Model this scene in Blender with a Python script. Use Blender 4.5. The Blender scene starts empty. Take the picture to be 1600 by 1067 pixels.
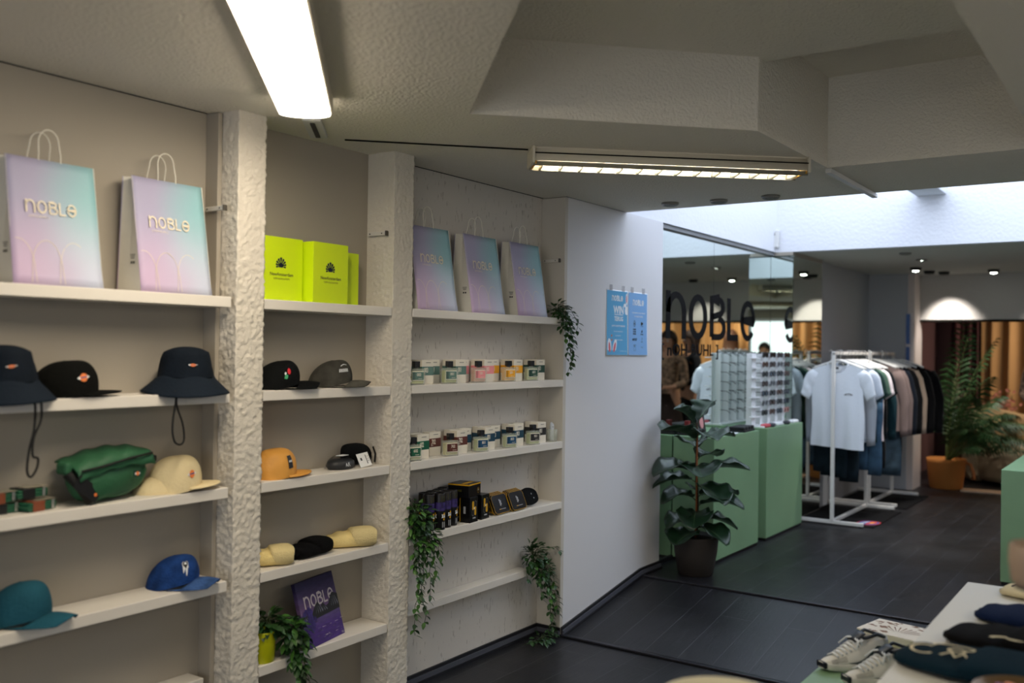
import bpy, bmesh, math, random
from mathutils import Vector, Matrix, noise, geometry
SC = bpy.context.scene
COL = SC.collection
PI = math.pi
rnd = random.Random(11)

# ---------------------------------------------------------------- camera
cam_d = bpy.data.cameras.new('camera')
cam = bpy.data.objects.new('camera', cam_d); COL.objects.link(cam); SC.camera = cam
F_PX = 1481.34
def _n(v):
    v = Vector(v); v.normalize(); return v
_Y = _n((1030, -24.5, -F_PX)); _X = -_n((-2130, 19.5, -F_PX)); _Z = _X.cross(_Y)
R = Matrix((_X, _Y, _Z))
cam.matrix_world = Matrix.Translation((0, 0, 1.6)) @ R.to_4x4()
cam_d.sensor_width = 36.0
cam_d.lens = 36.0 * F_PX / 1600.0
cam_d.clip_start = 0.05
cam_d.dof.use_dof = True
cam_d.dof.focus_distance = 4.5
cam_d.dof.aperture_fstop = 1.5

# ---------------------------------------------------------------- colour management, world
SC.view_settings.view_transform = 'Standard'
SC.view_settings.look = 'None'
SC.view_settings.gamma = 1.0
SC.view_settings.use_curve_mapping = False
SC.view_settings.exposure = 0.22
SC.cycles.use_denoising = True
SC.cycles.sample_clamp_indirect = 6.0
SC.cycles.max_bounces = 10
W = bpy.data.worlds.new('world'); SC.world = W; W.use_nodes = True
W.node_tree.nodes['Background'].inputs[0].default_value = (0.62, 0.78, 1.0, 1)
W.node_tree.nodes['Background'].inputs[1].default_value = 1.0

# ---------------------------------------------------------------- lamps of the place and added fill (strengths)
E_DIFFUSER = 25.0      # opal cover of the big ceiling light
E_TUBE = 70.0          # tubes inside the louvred lights
E_FILL = 1.8         # added glowing panes behind the viewer that lift the dim ceiling
E_SKY = 2.6           # daylight coming through the opal skylight panes
def lamp(kind, name, loc, energy, color=(1, 1, 1), target=None, size=.1, spot=None, blend=.6):
    d = bpy.data.lights.new(name, kind); d.energy = energy; d.color = color
    if kind == 'AREA': d.size = size
    else: d.shadow_soft_size = size
    if spot: d.spot_size = spot; d.spot_blend = blend
    o = bpy.data.objects.new(name, d); COL.objects.link(o); o.location = loc
    if target:
        o.rotation_euler = (Vector(target) - Vector(loc)).to_track_quat('-Z', 'Y').to_euler()
    return o
WARM = (1.0, .76, .52)
lamp('SPOT', 'lintel_spot', (-1.93, 10.55, 2.40), 75, (1.0, .93, .86), (-1.93, 10.95, 1.75), .03, 1.2, .7)
lamp('SPOT', 'lintel_spot_beside_curtain', (-.95, 10.55, 2.40), 22, (1.0, .93, .86), (-.95, 10.95, 1.75), .03, 1.2, .7)
lamp('AREA', 'alcove_glow', (-.6, 12.3, 2.25), 30, WARM, (-1.0, 13.0, 1.0), .8)
lamp('AREA', 'alcove_glow_right', (1.2, 12.3, 2.25), 30, WARM, (1.0, 13.0, 1.0), .8)
for _x, _y in ((-1.85, 8.46), (-1.85, 9.10), (-1.46, 10.5), (.2, 9.0), (1.2, 10.2)):
    lamp('SPOT', 'downlight_beam', (_x, _y, 2.41), 75, (1, .95, .88), (_x, _y, 0), .03, 1.5, .8)

# ---------------------------------------------------------------- helpers: materials
def lin(c):
    if isinstance(c, str):
        c = c.lstrip('#'); c = [int(c[i:i+2], 16) / 255 for i in (0, 2, 4)]
    return tuple((x / 12.92 if x <= .04045 else ((x + .055) / 1.055) ** 2.4) for x in c) + (1.0,)
MATS = {}
def mat(name, col, rough=.6, metal=0., bump=None, var=None, spec=.5, trans=0., ior=1.45, coat=0., sheen=0., emit=None, alpha=1., back=None):
    """col sRGB hex; bump=(scale, strength[, detail]); var=(scale, amount) soft colour variation"""
    if name in MATS: return MATS[name]
    m = bpy.data.materials.new(name); m.use_nodes = True; MATS[name] = m
    nt = m.node_tree; N = nt.nodes; L = nt.links; p = N['Principled BSDF']
    c = lin(col)
    if rough >= .85 and spec == .5: spec = .15
    p.inputs['Base Color'].default_value = c
    p.inputs['Roughness'].default_value = rough
    p.inputs['Metallic'].default_value = metal
    p.inputs['Specular IOR Level'].default_value = spec
    p.inputs['IOR'].default_value = ior
    p.inputs['Transmission Weight'].default_value = trans
    p.inputs['Coat Weight'].default_value = coat
    p.inputs['Alpha'].default_value = alpha
    if sheen: p.inputs['Sheen Weight'].default_value = sheen
    if emit:
        p.inputs['Emission Color'].default_value = lin(emit[0]); p.inputs['Emission Strength'].default_value = emit[1]
    if bump or var:
        tc = N.new('ShaderNodeTexCoord')
    if var:
        t = N.new('ShaderNodeTexNoise'); t.inputs['Scale'].default_value = var[0]; t.inputs['Detail'].default_value = 5
        L.new(tc.outputs['Object'], t.inputs['Vector'])
        r = N.new('ShaderNodeValToRGB'); a = var[1]
        r.color_ramp.elements[0].position = .3; r.color_ramp.elements[1].position = .7
        r.color_ramp.elements[0].color = tuple(max(0, x * (1 - a)) for x in c[:3]) + (1,)
        r.color_ramp.elements[1].color = tuple(min(1, x * (1 + a)) for x in c[:3]) + (1,)
        L.new(t.outputs['Fac'], r.inputs['Fac']); L.new(r.outputs['Color'], p.inputs['Base Color'])
    if bump:
        t = N.new('ShaderNodeTexNoise'); t.inputs['Scale'].default_value = bump[0]
        t.inputs['Detail'].default_value = bump[2] if len(bump) > 2 else 4
        L.new(tc.outputs['Object'], t.inputs['Vector'])
        b = N.new('ShaderNodeBump'); b.inputs['Strength'].default_value = bump[1]; b.inputs['Distance'].default_value = .01
        L.new(t.outputs['Fac'], b.inputs['Height']); L.new(b.outputs['Normal'], p.inputs['Normal'])
    return m
def nodes_of(m):
    return m.node_tree.nodes, m.node_tree.links, m.node_tree.nodes['Principled BSDF']

# ---------------------------------------------------------------- helpers: mesh builder
def frame(o, right, up):
    r = _n(right); u = Vector(up); u = (u - r * u.dot(r)).normalized(); n = r.cross(u)
    return Matrix(((r.x, u.x, n.x, o[0]), (r.y, u.y, n.y, o[1]), (r.z, u.z, n.z, o[2]), (0, 0, 0, 1)))
def T(x, y, z): return Matrix.Translation((x, y, z))
def RZ(a): return Matrix.Rotation(math.radians(a), 4, 'Z')
def RX(a): return Matrix.Rotation(math.radians(a), 4, 'X')
def RY(a): return Matrix.Rotation(math.radians(a), 4, 'Y')
_boxcache = {}
def box_geo(sx, sy, sz, bev, seg=2):
    k = (round(sx, 4), round(sy, 4), round(sz, 4), round(bev, 4), seg)
    if k in _boxcache: return _boxcache[k]
    bm = bmesh.new(); bmesh.ops.create_cube(bm, size=1)
    for v in bm.verts: v.co = Vector((v.co.x * sx, v.co.y * sy, v.co.z * sz))
    if bev > 0:
        bmesh.ops.bevel(bm, geom=bm.edges[:], offset=min(bev, .49 * min(sx, sy, sz)), segments=seg, profile=.5, affect='EDGES')
    bm.verts.index_update()
    g = ([v.co.copy() for v in bm.verts], [[v.index for v in f.verts] for f in bm.faces])
    bm.free(); _boxcache[k] = g
    return g
class MB:
    def __init__(s): s.v = []; s.f = []; s.mi = []; s.sm = []; s.ml = []; s.M = Matrix()
    def add(s, vs, fs, m, smooth=False, M=None):
        MM = s.M @ M if M is not None else s.M
        b = len(s.v); s.v += [MM @ Vector(v) for v in vs]
        if m not in s.ml: s.ml.append(m)
        i = s.ml.index(m)
        for f in fs: s.f.append([b + k for k in f]); s.mi.append(i); s.sm.append(smooth)
        return s
    def box(s, c, d, m, bev=0., M=None, seg=2):
        vs, fs = box_geo(d[0], d[1], d[2], bev, seg)
        return s.add([Vector(c) + v for v in vs], fs, m, False, M)
    def span(s, a, b, m, bev=0., M=None):
        return s.box([(p + q) / 2 for p, q in zip(a, b)], [abs(q - p) for p, q in zip(a, b)], m, bev, M)
    def surf(s, fn, nu, nv, m, closeu=False, smooth=True, M=None, thick=0.):
        vs = [Vector(fn(i / nu, j / nv)) for j in range(nv + 1) for i in range(nu + (0 if closeu else 1))]
        w = nu if closeu else nu + 1
        fs = []
        for j in range(nv):
            for i in range(nu):
                a = j * w + i; b = j * w + (i + 1) % w
                fs.append([a, b, b + w, a + w])
        if thick:
            nr = [Vector() for _ in vs]
            for f in fs:
                q = (vs[f[1]] - vs[f[0]]).cross(vs[f[3]] - vs[f[0]])
                q2 = (vs[f[3]] - vs[f[2]]).cross(vs[f[1]] - vs[f[2]])
                q = q + q2
                for k in f: nr[k] += q
            n0 = len(vs)
            vs2 = [v - (n.normalized() * thick if n.length > 0 else Vector()) for v, n in zip(vs, nr)]
            fs2 = [[k + n0 for k in reversed(f)] for f in fs]
            rim = []
            if not closeu:
                for j in range(nv):
                    a = j * w; rim.append([a, a + w, a + w + n0, a + n0])
                    a = j * w + w - 1; rim.append([a + w, a, a + n0, a + w + n0])
            for i in range(nu):
                a = i; b = (i + 1) % w; rim.append([b, a, a + n0, b + n0])
                a = nv * w + i; b = nv * w + (i + 1) % w; rim.append([a, b, b + n0, a + n0])
            vs = vs + vs2; fs = fs + fs2 + rim
        return s.add(vs, fs, m, smooth, M)
    def lathe(s, prof, m, n=24, smooth=True, M=None, cap=True):
        vs = []; fs = []
        for r, z in prof:
            for i in range(n):
                a = 2 * PI * i / n; vs.append((r * math.cos(a), r * math.sin(a), z))
        for j in range(len(prof) - 1):
            for i in range(n):
                a = j * n + i; b = j * n + (i + 1) % n; fs.append([a, b, b + n, a + n])
        if cap:
            if prof[0][0] > 1e-5: fs.append(list(reversed(range(n))))
            if prof[-1][0] > 1e-5: fs.append([(len(prof) - 1) * n + i for i in range(n)])
        return s.add(vs, fs, m, smooth, M)
    def cyl(s, a, b, r, m, n=12, r2=None, smooth=True):
        return s.tube([a, b], r, m, n, r2=r2, smooth=smooth)
    def tube(s, pts, r, m, n=8, r2=None, smooth=True, M=None, closed=False):
        pts = [Vector(p) for p in pts]; K = len(pts)
        vs = []; fs = []
        up = None
        for k, p in enumerate(pts):
            if closed: d = pts[(k + 1) % K] - pts[k - 1]
            else: d = pts[min(k + 1, K - 1)] - pts[max(k - 1, 0)]
            d.normalize()
            if up is None:
                up = Vector((0, 0, 1)) if abs(d.z) < .9 else Vector((1, 0, 0))
            x = up.cross(d)
            if x.length < 1e-4: x = Vector((1, 0, 0)).cross(d)
            x.normalize(); y = d.cross(x); up = y
            rr = r[k] if isinstance(r, (list, tuple)) else (r if r2 is None else r + (r2 - r) * k / (K - 1))
            for i in range(n):
                a = 2 * PI * i / n; vs.append(p + x * (rr * math.cos(a)) + y * (rr * math.sin(a)))
        for k in range(K if closed else K - 1):
            for i in range(n):
                a = k * n + i; b = k * n + (i + 1) % n
                a2 = ((k + 1) % K) * n + i; b2 = ((k + 1) % K) * n + (i + 1) % n
                fs.append([a, b, b2, a2])
        if not closed:
            fs.append(list(reversed(range(n)))); fs.append([(K - 1) * n + i for i in range(n)])
        return s.add(vs, fs, m, smooth, M)
    def loft(s, rings, m, smooth=True, M=None, cap=True):
        n = len(rings[0]); vs = [v for r in rings for v in r]; fs = []
        for j in range(len(rings) - 1):
            for i in range(n):
                a = j * n + i; b = j * n + (i + 1) % n; fs.append([a, b, b + n, a + n])
        if cap: fs.append(list(reversed(range(n)))); fs.append([(len(rings) - 1) * n + i for i in range(n)])
        return s.add(vs, fs, m, smooth, M)
    def poly(s, pts, m, M=None):
        tris = geometry.tessellate_polygon([[Vector((p[0], p[1], 0)) for p in pts]])
        # keep the winding facing +z
        fs = []
        for t in tris:
            a, b, c = [Vector((pts[i][0], pts[i][1])) for i in t]
            fs.append(list(t) if (b - a).cross(c - a) > 0 else list(reversed(t)))
        return s.add([(p[0], p[1], 0) for p in pts], fs, m, False, M)
    def prism(s, pts, h, m, M=None):
        """pts ccw outline in xy, extruded z 0..h"""
        n = len(pts); s.poly(pts, m, (M or Matrix()) @ T(0, 0, h))
        s.poly(pts, m, (M or Matrix()) @ Matrix.Diagonal((1, 1, 1, 1)))
        vs = [(p[0], p[1], 0) for p in pts] + [(p[0], p[1], h) for p in pts]
        return s.add(vs, [[i, (i + 1) % n, (i + 1) % n + n, i + n] for i in range(n)], m, False, M)
    def ribbon(s, pts, w, m, M=None, closed=False):
        P = [Vector((p[0], p[1])) for p in pts]; K = len(P); vs = []; fs = []
        for k in range(K):
            if closed: d0 = P[k] - P[k - 1]; d1 = P[(k + 1) % K] - P[k]
            else:
                d0 = P[k] - P[k - 1] if k else P[1] - P[0]
                d1 = P[k + 1] - P[k] if k < K - 1 else P[k] - P[k - 1]
            d0.normalize(); d1.normalize(); t = (d0 + d1)
            if t.length < 1e-6: t = d1
            t.normalize(); nn = Vector((-t.y, t.x)); c = max(.5, t.dot(d1))
            o = nn * (w / 2 / c)
            vs += [(P[k].x + o.x, P[k].y + o.y, 0), (P[k].x - o.x, P[k].y - o.y, 0)]
        for k in range(K if closed else K - 1):
            a = 2 * k; b = 2 * ((k + 1) % K); fs.append([a, a + 1, b + 1, b])
        return s.add(vs, fs, m, False, M)
    def text(s, txt, h, m, M=None, sx=1., bold=0.):
        """text centred on the frame's origin, capital height h"""
        vs, fs, bb = text_geo(txt, bold)
        k = h / .7
        cx = (bb[0] + bb[1]) / 2
        return s.add([((v[0] - cx) * k * sx, v[1] * k - h / 2, 0) for v in vs], fs, m, False, M)
    def build(s, name, parent=None, loc=None, label=None):
        me = bpy.data.meshes.new(name); me.from_pydata([tuple(v) for v in s.v], [], s.f)
        for m in s.ml: me.materials.append(m)
        me.polygons.foreach_set('material_index', s.mi); me.polygons.foreach_set('use_smooth', s.sm)
        me.update()
        o = bpy.data.objects.new(name, me); COL.objects.link(o)
        if parent: o.parent = parent
        if loc: o.location = loc
        if label: o['label'] = label
        return o
_text = {}
def text_geo(txt, bold=0.):
    k = (txt, bold)
    if k in _text: return _text[k]
    cu = bpy.data.curves.new('t', 'FONT'); cu.body = txt; cu.resolution_u = 2; cu.size = 1.; cu.offset = bold
    ob = bpy.data.objects.new('t', cu); COL.objects.link(ob)
    dg = bpy.context.evaluated_depsgraph_get(); me = ob.evaluated_get(dg).to_mesh()
    vs = [tuple(v.co) for v in me.vertices]; fs = [list(p.vertices) for p in me.polygons]
    bpy.data.objects.remove(ob); bpy.data.curves.remove(cu)
    xs = [v[0] for v in vs] or [0, 1]
    _text[k] = (vs, fs, (min(xs), max(xs)))
    return _text[k]
def arc(cx, cy, rx, ry, a0, a1, n=12):
    return [(cx + rx * math.cos(math.radians(a0 + (a1 - a0) * i / n)), cy + ry * math.sin(math.radians(a0 + (a1 - a0) * i / n))) for i in range(n + 1)]
def noble(mb, w, h, m, M, t=.13, closed=False):
    """the shop's word mark centred on the frame: w wide, h high"""
    A = Matrix.Diagonal((w / 5.0, h, 1, 1)); A = M @ T(-w / 2, -h / 2, 0)
    def rib(x0, pts, closed=False):
        mb.ribbon([((x0 + p[0]) * w / 4.55, p[1] * h) for p in pts], t * h, m, A, closed)
    e = t / 2
    rib(0, [(e, 0), (e, 1)])
    rib(0, [(e, .55)] + arc(.42, .55, .42 - e, .45 - e, 180, 0, 12)[1:] + [(.84 - e, 0)])
    rib(1.0, arc(.42, .5, .42 - e, .5 - e, 0, 350, 22), True)
    rib(2.02, [(e, e), (e, 1 - e), (.45, 1 - e)] + arc(.45, .76, .2, .24 - e, 90, -90, 8) + [(e, .52)])
    rib(2.02, [(.45, .52)] + arc(.45, .28, .27, .28 - e, 80, -90, 8) + [(e, e)])
    rib(2.92, [(e, 1), (e, e), (.6, e)])
    rib(3.66, [(e, .5), (.84 - e, .5)] + arc(.42, .5, .42 - e, .5 - e, 0, 359 if closed else 320, 20))

def smooth(P, n=5):
    P = [Vector(p) for p in P]; out = []
    for i in range(len(P) - 1):
        a, b, c, d = P[max(0, i - 1)], P[i], P[i + 1], P[min(len(P) - 1, i + 2)]
        for k in range(n):
            t = k / n; out.append(.5 * ((2 * b) + (c - a) * t + (2 * a - 5 * b + 4 * c - d) * t * t + (3 * b - a - 3 * c + d) * t ** 3))
    return out + [P[-1]]
# ---------------------------------------------------------------- helpers: objects
def tag(o, label, cat, group=None, kind=None):
    o['label'] = label; o['category'] = cat
    if group: o['group'] = group
    if kind: o['kind'] = kind
    return o
def empty(name, loc, rz=0., label=None, cat=None, group=None):
    o = bpy.data.objects.new(name, None); COL.objects.link(o); o.empty_display_size = .05
    o.location = loc; o.rotation_euler = (0, 0, math.radians(rz))
    if label: tag(o, label, cat, group)
    return o
def struct(name, mb):
    o = mb.build(name); o['kind'] = 'structure'; return o
def dup(root, loc, rz=None, label=None, group=None):
    def cp(o, par):
        c = o.copy(); COL.objects.link(c)
        if par is not None: c.parent = par
        for ch in [q for q in bpy.data.objects if q.parent == o]: cp(ch, c)
        return c
    r = cp(root, None); r.location = loc
    if rz is not None: r.rotation_euler = (0, 0, math.radians(rz))
    if label: r['label'] = label
    if group: r['group'] = group
    return r

# ================================================================= THE ROOM
CE = 2.45; UP = .155
XB = -2.935; XP = -2.775; XM = -2.83
m_wall = mat('painted wall', '#a29b8f', .75, bump=(6, .12, 8))
m_panel = mat('white laminate panel', '#dcdcde', .5, bump=(3, .03))
m_shelf = mat('shelf paint', '#e2ddd4', .45, bump=(14, .06))
m_ceil = mat('stucco ceiling', '#e8e3d6', .95, bump=(85, .9, 5))
m_ceilfar = mat('plaster ceiling', '#d0d0ca', .9, bump=(30, .15))
m_stucco = mat('rough pillar stucco', '#dcd6ca', .95, bump=(230, .45, 4))
m_black = mat('black matt', '#121214', .5)
m_gap = mat('dark joint', '#15130f', .9)
m_well = mat('skylight well paint', '#e8eaf0', .8, bump=(40, .3))

def cracked():
    m = mat('old painted board', '#cfcac2', .7)
    N, L, p = nodes_of(m)
    tc = N.new('ShaderNodeTexCoord'); mp = N.new('ShaderNodeMapping'); mp.inputs['Scale'].default_value = (1, 14, 3.2)
    t = N.new('ShaderNodeTexNoise'); t.inputs['Scale'].default_value = 6; t.inputs['Detail'].default_value = 8
    r = N.new('ShaderNodeValToRGB'); r.color_ramp.elements[0].position = .33; r.color_ramp.elements[1].position = .37
    r.color_ramp.elements[0].color = lin('#aaa49b'); r.color_ramp.elements[1].color = lin('#cfcac2')
    L.new(tc.outputs['Object'], mp.inputs['Vector']); L.new(mp.outputs['Vector'], t.inputs['Vector'])
    L.new(t.outputs['Fac'], r.inputs['Fac']); L.new(r.outputs['Color'], p.inputs['Base Color'])
    b = N.new('ShaderNodeBump'); b.inputs['Strength'].default_value = .35; b.inputs['Distance'].default_value = .003
    L.new(r.outputs['Color'], b.inputs['Height']); L.new(b.outputs['Normal'], p.inputs['Normal'])
    return m
m_crack = cracked()

def plank_mat():
    m = mat('black wood planks', '#26272c', .38)
    N, L, p = nodes_of(m)
    tc = N.new('ShaderNodeTexCoord'); mp = N.new('ShaderNodeMapping'); mp.inputs['Rotation'].default_value = (0, 0, PI / 2)
    L.new(tc.outputs['Object'], mp.inputs['Vector'])
    b = N.new('ShaderNodeTexBrick'); b.offset = .37
    b.inputs['Scale'].default_value = 1.; b.inputs['Brick Width'].default_value = 1.28; b.inputs['Row Height'].default_value = .19
    b.inputs['Mortar Size'].default_value = .0022; b.inputs['Mortar Smooth'].default_value = .3; b.inputs['Bias'].default_value = 0
    b.inputs['Color1'].default_value = lin('#131316'); b.inputs['Color2'].default_value = lin('#1c1c20'); b.inputs['Mortar'].default_value = lin('#3c3d42')
    L.new(mp.outputs['Vector'], b.inputs['Vector'])
    mp2 = N.new('ShaderNodeMapping'); mp2.inputs['Scale'].default_value = (30, 2.2, 1)
    L.new(tc.outputs['Object'], mp2.inputs['Vector'])
    t = N.new('ShaderNodeTexNoise'); t.inputs['Scale'].default_value = 2.2; t.inputs['Detail'].default_value = 9; t.inputs['Roughness'].default_value = .65
    L.new(mp2.outputs['Vector'], t.inputs['Vector'])
    t2 = N.new('ShaderNodeTexNoise'); t2.inputs['Scale'].default_value = 3.; t2.inputs['Detail'].default_value = 6
    L.new(tc.outputs['Object'], t2.inputs['Vector'])
    mx = N.new('ShaderNodeMix'); mx.data_type = 'RGBA'; mx.blend_type = 'OVERLAY'; mx.inputs[0].default_value = .75
    L.new(b.outputs['Color'], mx.inputs[6]); L.new(t.outputs['Fac'], mx.inputs[7])
    mx2 = N.new('ShaderNodeMix'); mx2.data_type = 'RGBA'; mx2.blend_type = 'OVERLAY'; mx2.inputs[0].default_value = .55
    L.new(mx.outputs[2], mx2.inputs[6]); L.new(t2.outputs['Fac'], mx2.inputs[7])
    L.new(mx2.outputs[2], p.inputs['Base Color'])
    r = N.new('ShaderNodeMapRange'); r.inputs[3].default_value = .28; r.inputs[4].default_value = .52
    L.new(t2.outputs['Fac'], r.inputs[0]); L.new(r.outputs[0], p.inputs['Roughness'])
    bu = N.new('ShaderNodeBump'); bu.inputs['Strength'].default_value = .3; bu.inputs['Distance'].default_value = .004
    ad = N.new('ShaderNodeMath'); ad.operation = 'SUBTRACT'; L.new(t.outputs['Fac'], ad.inputs[0]); L.new(b.outputs['Fac'], ad.inputs[1])
    L.new(ad.outputs[0], bu.inputs['Height']); L.new(bu.outputs['Normal'], p.inputs['Normal'])
    return m
m_floor = plank_mat()
mb = MB(); mb.span((XB, -2.6, -.1), (2.8, 4.51, 0), m_floor); struct('floor', mb)
mb = MB()
RY0, RY1 = 4.51, 5.47
mb.add([(XB, RY0, 0), (2.8, RY0, 0), (2.8, RY1, UP), (XB, RY1, UP), (XB, RY0, -.1), (2.8, RY0, -.1), (2.8, RY1, -.1), (XB, RY1, -.1)],
       [[0, 1, 2, 3], [7, 6, 5, 4], [0, 4, 5, 1], [2, 6, 7, 3]], m_floor)
struct('floor', mb)
mb = MB(); mb.span((XB, RY1, -.1), (2.8, 13.4, UP), m_floor); struct('floor', mb)
m_strip = mat('dark aluminium strip', '#33333a', .35, metal=.6)
mb = MB(); mb.box((0.01, 4.51, .006), (5.57, .035, .014), m_strip, .004); struct('trim_1', mb)
mb = MB(); mb.box((0.02, 5.47, UP + .003), (5.6, .035, .014), m_strip, .004); struct('trim_2', mb)

# left wall behind the shelves, in three bays
mb = MB(); mb.span((XB - .12, -2.6, 0), (XB, 2.24, CE), m_wall); mb.span((XB - .12, 2.24, 0), (XB, 3.1, CE), m_wall)
mb.span((XB - .12, 3.1, 0), (XB, 4.62, CE), m_crack); struct('wall_left', mb)
# white panel wall beside the shelves, follows the ramp
mb = MB()
def side_profile(x0, x1, y0, y1, top, m):
    z0 = max(0, (y0 - RY0) / (RY1 - RY0)) * UP; ys = [y0]
    for q in (RY0, RY1):
        if y0 < q < y1: ys.append(q)
    ys.append(y1)
    zz = [min(1, max(0, (y - RY0) / (RY1 - RY0))) * UP for y in ys]
    n = len(ys)
    pr = [(y, z) for y, z in zip(ys, zz)] + [(y1, top), (y0, top)]
    k = len(pr)
    vs = [(x1, a, b) for a, b in pr] + [(x0, a, b) for a, b in pr]
    return vs, [list(range(k)), list(reversed(range(k, 2 * k)))] + [[(i + 1) % k, i, i + k, (i + 1) % k + k] for i in range(k)]
vs, fs = side_profile(XB - .12, XP - .005, 4.53, 5.74, CE, m_panel); mb.add(vs, fs, m_panel)
struct('wall_panel', mb)
m_edge = mat('panel edge', '#c9c4ba', .5)
mb = MB(); mb.span((XB, 4.50, 0), (XP - .004, 4.53, CE - .004), m_edge, .002); struct('trim_3', mb)
# baseboards: dark with a lighter ledge
m_bb = mat('dark skirting', '#17171b', .45); m_bb2 = mat('grey skirting ledge', '#4d4f58', .4)
def baseboard(name, a, b, off):
    mb = MB(); a = Vector(a); b = Vector(b); d = (b - a); n = Vector((1, 0, 0)) if abs(d.y) > abs(d.x) else Vector((0, -1, 0))
    up = Vector((0, 0, 1))
    for (o0, o1, z0, z1, m) in ((0, .010, 0, .05, m_bb), (.010, .018, .008, .034, m_bb2), (.018, .024, 0, .012, m_bb)):
        vs = []
        for p in (a, b):
            for (o, z) in ((o0, z0), (o1, z0), (o1, z1), (o0, z1)): vs.append(p + n * (o + off) + up * z)
        mb.add(vs, [[0, 1, 2, 3], [7, 6, 5, 4], [0, 4, 5, 1], [1, 5, 6, 2], [2, 6, 7, 3], [3, 7, 4, 0]], m)
    return struct(name, mb)
baseboard('baseboard_left', (XB, -2.6, 0), (XB, 4.50, 0), 0)
baseboard('baseboard_panel', (XP - .005, 4.51, 0), (XP - .005, 5.46, UP), 0)
baseboard('baseboard_panel_end', (XP - .005, 5.46, UP), (XP - .005, 5.74, UP), 0)
baseboard('baseboard_return', (XB + .01, 4.50, 0), (XP, 4.50, 0), 0)

# rough stucco pillars
def pillar(y0, y1, zt=CE, seed=0.):
    mb = MB(); st = .0062
    # outline around three sides, from back left, to front, to back right
    path = []
    def seg(a, b):
        n = max(1, int((Vector(b) - Vector(a)).length / st))
        for i in range(n): path.append((Vector(a).lerp(Vector(b), i / n)))
    seg((XB - .02, y0), (XP, y0)); seg((XP, y0), (XP, y1)); seg((XP, y1), (XB - .02, y1)); path.append(Vector((XB - .02, y1)))
    nz = int(zt / st)
    K = len(path)
    nrm = []
    for i in range(K):
        a = path[max(0, i - 1)]; b = path[min(K - 1, i + 1)]; d = (b - a).normalized(); nrm.append(Vector((d.y, -d.x)))
    vs = []
    for j in range(nz + 1):
        z = zt * j / nz
        for i in range(K):
            p = Vector((path[i].x, path[i].y, z)); q = p * 88 + Vector((seed, 0, 0))
            fade = min(1, max(.15, (path[i].x - XB) / .06))
            d = (noise.noise(q) * .6 + noise.noise(q * 2.3) * .45 + abs(noise.noise(q * .6)) * .5) * .0078 * fade - .003
            vs.append((p.x + nrm[i].x * d, p.y + nrm[i].y * d, z))
    fs = [[j * K + i, j * K + i + 1, (j + 1) * K + i + 1, (j + 1) * K + i] for j in range(nz) for i in range(K - 1)]
    mb.add(vs, fs, m_stucco, True)
    o = struct('pillar', mb)
    return o
pillar(2.242, 2.372, seed=0); pillar(3.08, 3.212, seed=9)
# smooth side board standing between the first bay and its pillar
mb = MB(); mb.span((XB, 2.222, 0), (XB + .07, 2.24, CE - .003), m_wall, .002); struct('trim_4', mb)

# ceiling with its diamond shaped recess
A0 = (-1.31, 1.90); B0 = (-2.10, 2.73); C0 = (-1.315, 3.53); D0 = (-1.305, 4.40); E0 = (-.44, 4.40); F0 = (-.44, 1.0); G0 = (-.45, .99)
rec = [A0, B0, C0, D0, E0, F0]
outer = [(XB - .12, -2.6), (2.8, -2.6), (2.8, 5.22), (XB - .12, 5.22)]
mb = MB()
tri = geometry.tessellate_polygon([[Vector((x, y, 0)) for x, y in outer], [Vector((x, y, 0)) for x, y in rec]])
pts = outer + rec
fs = []
for t in tri:
    a, b, c = [Vector(pts[i]) for i in t]
    fs.append(list(t) if (b - a).cross(c - a) < 0 else list(reversed(t)))
mb.add([(x, y, CE) for x, y in pts], fs, m_ceil)
Z1, Z2 = 2.735, 2.865
L1 = (-1.314, 3.6); L2 = (-.44, 3.6)
low = [A0, B0, C0, L1, L2, F0]
mb.add([(x, y, Z1) for x, y in low], [list(range(6))], m_ceil)
mb.add([(x, y, Z2) for x, y in (L1, D0, E0, L2)], [[0, 1, 2, 3]], m_ceil)
mb.add([L1 + (Z1,), L2 + (Z1,), L2 + (Z2,), L1 + (Z2,)], [[0, 1, 2, 3]], m_ceil)
for a, b, zt in ((A0, B0, Z1), (B0, C0, Z1), (C0, L1, Z1), (L1, D0, Z2), (D0, E0, Z2), (E0, L2, Z2), (L2, F0, Z1), (F0, A0, Z1)):
    mb.add([a + (CE,), b + (CE,), b + (zt,), a + (zt,)], [[0, 1, 2, 3]], m_ceil)
# upper side of the slab, up to the skylight edge
mb.add([(XB - .12, 5.22, CE), (2.8, 5.22, CE), (2.8, 5.22, 3.4), (XB - .12, 5.22, 3.4)], [[0, 1, 2, 3]], m_well)
struct('ceiling', mb)
mb = MB(); mb.span((XB - .12, -2.6, 3.0), (2.8, 5.2, 3.05), m_wall); struct('ceiling_roof', mb)
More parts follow.
